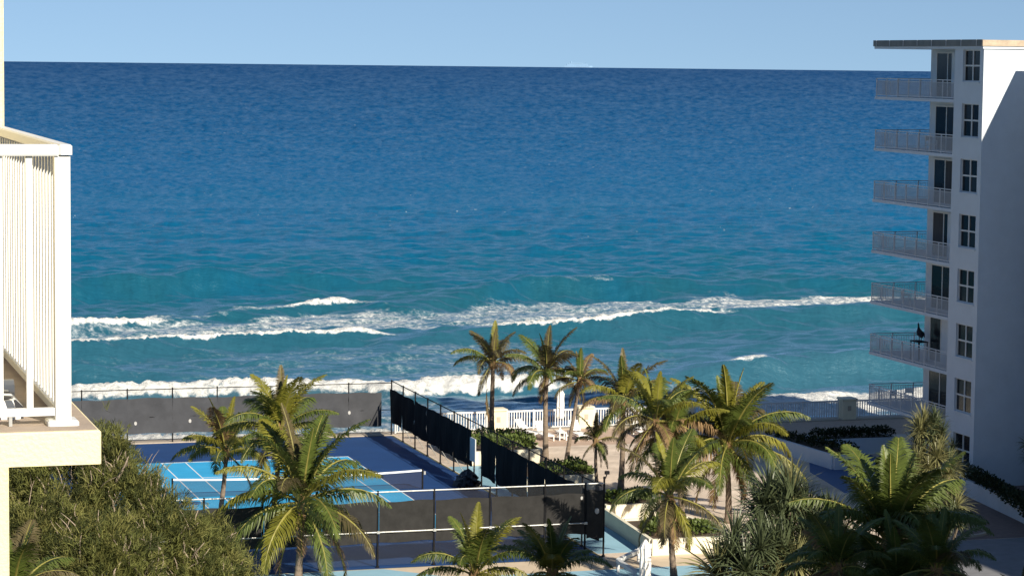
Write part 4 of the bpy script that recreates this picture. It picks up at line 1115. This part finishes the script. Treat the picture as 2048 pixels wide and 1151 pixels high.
screwpine('tall sunlit screw pine in front of the white building corner', (44.5, 89.4, 0),
          mound([(44.75, 90.0, 8.6, .55, .5, .9, .7), (44.5, 89.4, 7.2, 1.0, .8, 1.1, 1.2), (44.4, 89.0, 5.7, 1.2, .9, 1.0, 1.0)], 17, .80, 9), 9, .6)
screwpine('dark screw pine in shade against the ground floor window of the white building', (60.6, 119.6, 0),
          [(61.03, 120.16, 3.1, .9), (60.4, 119.4, 2.6, .85), (61.4, 119.91, 2.1, .9), (60.41, 119.08, 1.5, .85), (60.0, 119.3, 1.0, .8), (61.0, 119.5, 1.2, .85)], 13, .05)
screwpine('dark spiky plant at the right edge against the shaded wall', (66.5, 121.8, .5), [(66.35, 121.8, 3.0, .7), (66.35, 121.7, 2.3, .7)], 17, .05)


# ---------------------------------------------------------------- casuarina trees at the lower left
def casuarina(label, base, ells, nt, ntw, seed):
    rg = np.random.default_rng(seed); r2 = random.Random(seed)
    t = thing('casuarina_tree', label, 'casuarina tree', base, 'feathery casuarinas at the left')
    b = Vector(base)
    tr = MB()
    top = Vector((ells[0][0], ells[0][1], ells[0][2]))
    fork = Vector((b.x, b.y, 6.0))
    tr.tube([b, Vector((b.x + .1, b.y, 3)), fork], [.28, .22, .18], 9)
    for e in ells:
        c = Vector(e[:3])
        for j in range(5):
            q = c + Vector((r2.uniform(-.6, .6), r2.uniform(-.6, .6), r2.uniform(-.2, .7))) * e[3]
            tr.tube([fork, fork.lerp(q, .5) + Vector((r2.uniform(-.3, .3), r2.uniform(-.3, .3), 0)), q], [.11, .06, .02], 5)
    part('trunk', tr, TRUNK, t)
    w = np.array([e[3] ** 2 for e in ells]); w /= w.sum()
    V = []; Fc = []; MI = []
    clumps = []
    for k in rg.choice(len(ells), nt // 20, p=w):
        cx, cy, cz, r = ells[k]
        d = rg.normal(size=3); d /= np.linalg.norm(d)
        if d[1] > .2: d[1] *= -1
        clumps.append((np.array((cx, cy, cz)) + d * r * rg.uniform(.55, 1.0) * np.array((1, 1, .92)), d, r, int(rg.choice(3, p=(.5, .28, .22)))))
    for _ in range(nt):
        c0, d0, r, m0 = clumps[int(rg.integers(len(clumps)))]
        off = rg.normal(size=3) * np.array((.15, .15, .20)); c = c0 + off
        d = d0 + rg.normal(size=3) * .35; d /= np.linalg.norm(d)
        ax = d * .55 + np.array((rg.normal() * .25, rg.normal() * .25, .75 + rg.normal() * .2)); ax /= np.linalg.norm(ax)
        mi = m0 if rg.random() < .65 else int(rg.choice(3, p=(.5, .3, .2)))
        n = int(rg.integers(9, 15)); L0 = rg.uniform(.13, .28)
        for _ in range(n):
            dv = ax + rg.normal(size=3) * .42; dv /= np.linalg.norm(dv)
            s = np.cross(dv, rg.normal(size=3)); s /= np.linalg.norm(s)
            L = L0 * rg.uniform(.6, 1.2); wd = rg.uniform(.005, .011)
            p = c + rg.normal(size=3) * .05
            q = p + dv * L * .55; e_ = q + (dv + np.array((0, 0, -.35))) * L * .45
            i = len(V); V += [p - s * wd, p + s * wd, q + s * wd * .8, q - s * wd * .8, e_]
            Fc += [(i, i + 1, i + 2, i + 3), (i + 3, i + 2, i + 4)]; MI += [mi, mi]
    me = bpy.data.meshes.new('crown'); me.from_pydata([(p[0] - base[0], p[1] - base[1], p[2] - base[2]) for p in V], [], Fc)
    for m_ in (CAS_A, CAS_B, CAS_C): me.materials.append(m_)
    me.polygons.foreach_set('material_index', np.array(MI, dtype=np.int32)); me.update()
    o = inst('crown', me, t); ORG[o] = base
    for _ in range(ntw):
        k = r2.choices(range(len(ells)), w)[0]; cx, cy, cz, r = ells[k]
        d = Vector((r2.gauss(0, .8), -abs(r2.gauss(.8, .5)), r2.gauss(-.1, .6))).normalized()
        p = Vector((cx, cy, cz)) + d * r * r2.uniform(.82, 1.0)
        dr = (Vector((r2.gauss(0, .35), -.15 + r2.gauss(0, .2), 1.0))).normalized()
        L = r2.uniform(.35, 1.0); pts = [p - dr * L * .5]
        for i in range(4):
            dr = (dr + Vector((r2.gauss(0, .28), r2.gauss(0, .2), r2.gauss(.05, .15)))).normalized(); pts.append(pts[-1] + dr * L * .25)
        r0 = r2.uniform(.009, .026) * (1 + (r2.random() < .15))
        part('bare_branch', MB().tube(pts, [r0, r0 * .9, r0 * .75, r0 * .5, r0 * .2], 5), TWIG, t, smooth=True)
    return t
casuarina('leftmost feathery casuarina under the balcony slab', (7.6, 64.5, 0), [(7.83, 65.87, 12.33, 1.55), (8.88, 64.58, 13.11, .85), (7.33, 62.78, 11.2, 1.55), (6.93, 67.13, 11.63, 1.18)], 7000, 110, 1)
casuarina('middle feathery casuarina with many bare twisted branches', (9.6, 62.6, 0), [(9.12, 63.32, 12.32, 1.0), (10.0, 63.99, 11.55, .55), (9.81, 62.02, 11.32, 1.3), (8.41, 60.35, 11.1, 1.3)], 7000, 170, 2)
casuarina('lowest feathery casuarina sloping down towards the court', (11.7, 63.4, 0), [(11.5, 64.58, 10.75, .62), (11.15, 62.55, 10.5, .9), (12.2, 63.23, 9.85, .5), (10.7, 61.2, 10.2, .9)], 3800, 70, 3)

# ---------------------------------------------------------------- a far ship, hull down at the horizon
sx, sy = 22000 * sin(radians(18.43)), 22000 * cos(radians(18.43)); sz = SEA_Z - 22000 ** 2 / (2 * R_EARTH) - 2
sh = thing('ship', 'faint pale ship far out on the horizon', 'ship', (0, 0, 0))
def sp_(a, b, c, d, e=.5):  # along-ship, height
    return MB().bbox((a, -16 * e, c), (b, 16 * e, d), 2)
part('hull', MB().prism([(-118, -15), (95, -15), (122, 0), (95, 15), (-118, 15)], 0, 18), SHIPM, sh)
part('superstructure', sp_(-100, 80, 18.1, 34), SHIPM, sh); part('upper_deck', sp_(-85, 40, 34.1, 41), SHIPM, sh)
part('funnel', MB().tube([(-60, 0, 41), (-64, 0, 54)], [6, 5], 10), SHIPM, sh); part('mast', MB().tube([(62, 0, 34), (62, 0, 52)], [1.5, .8], 6), SHIPM, sh)
sh.location = (sx, sy, sz); sh.rotation_euler = (0, 0, radians(-18.4))
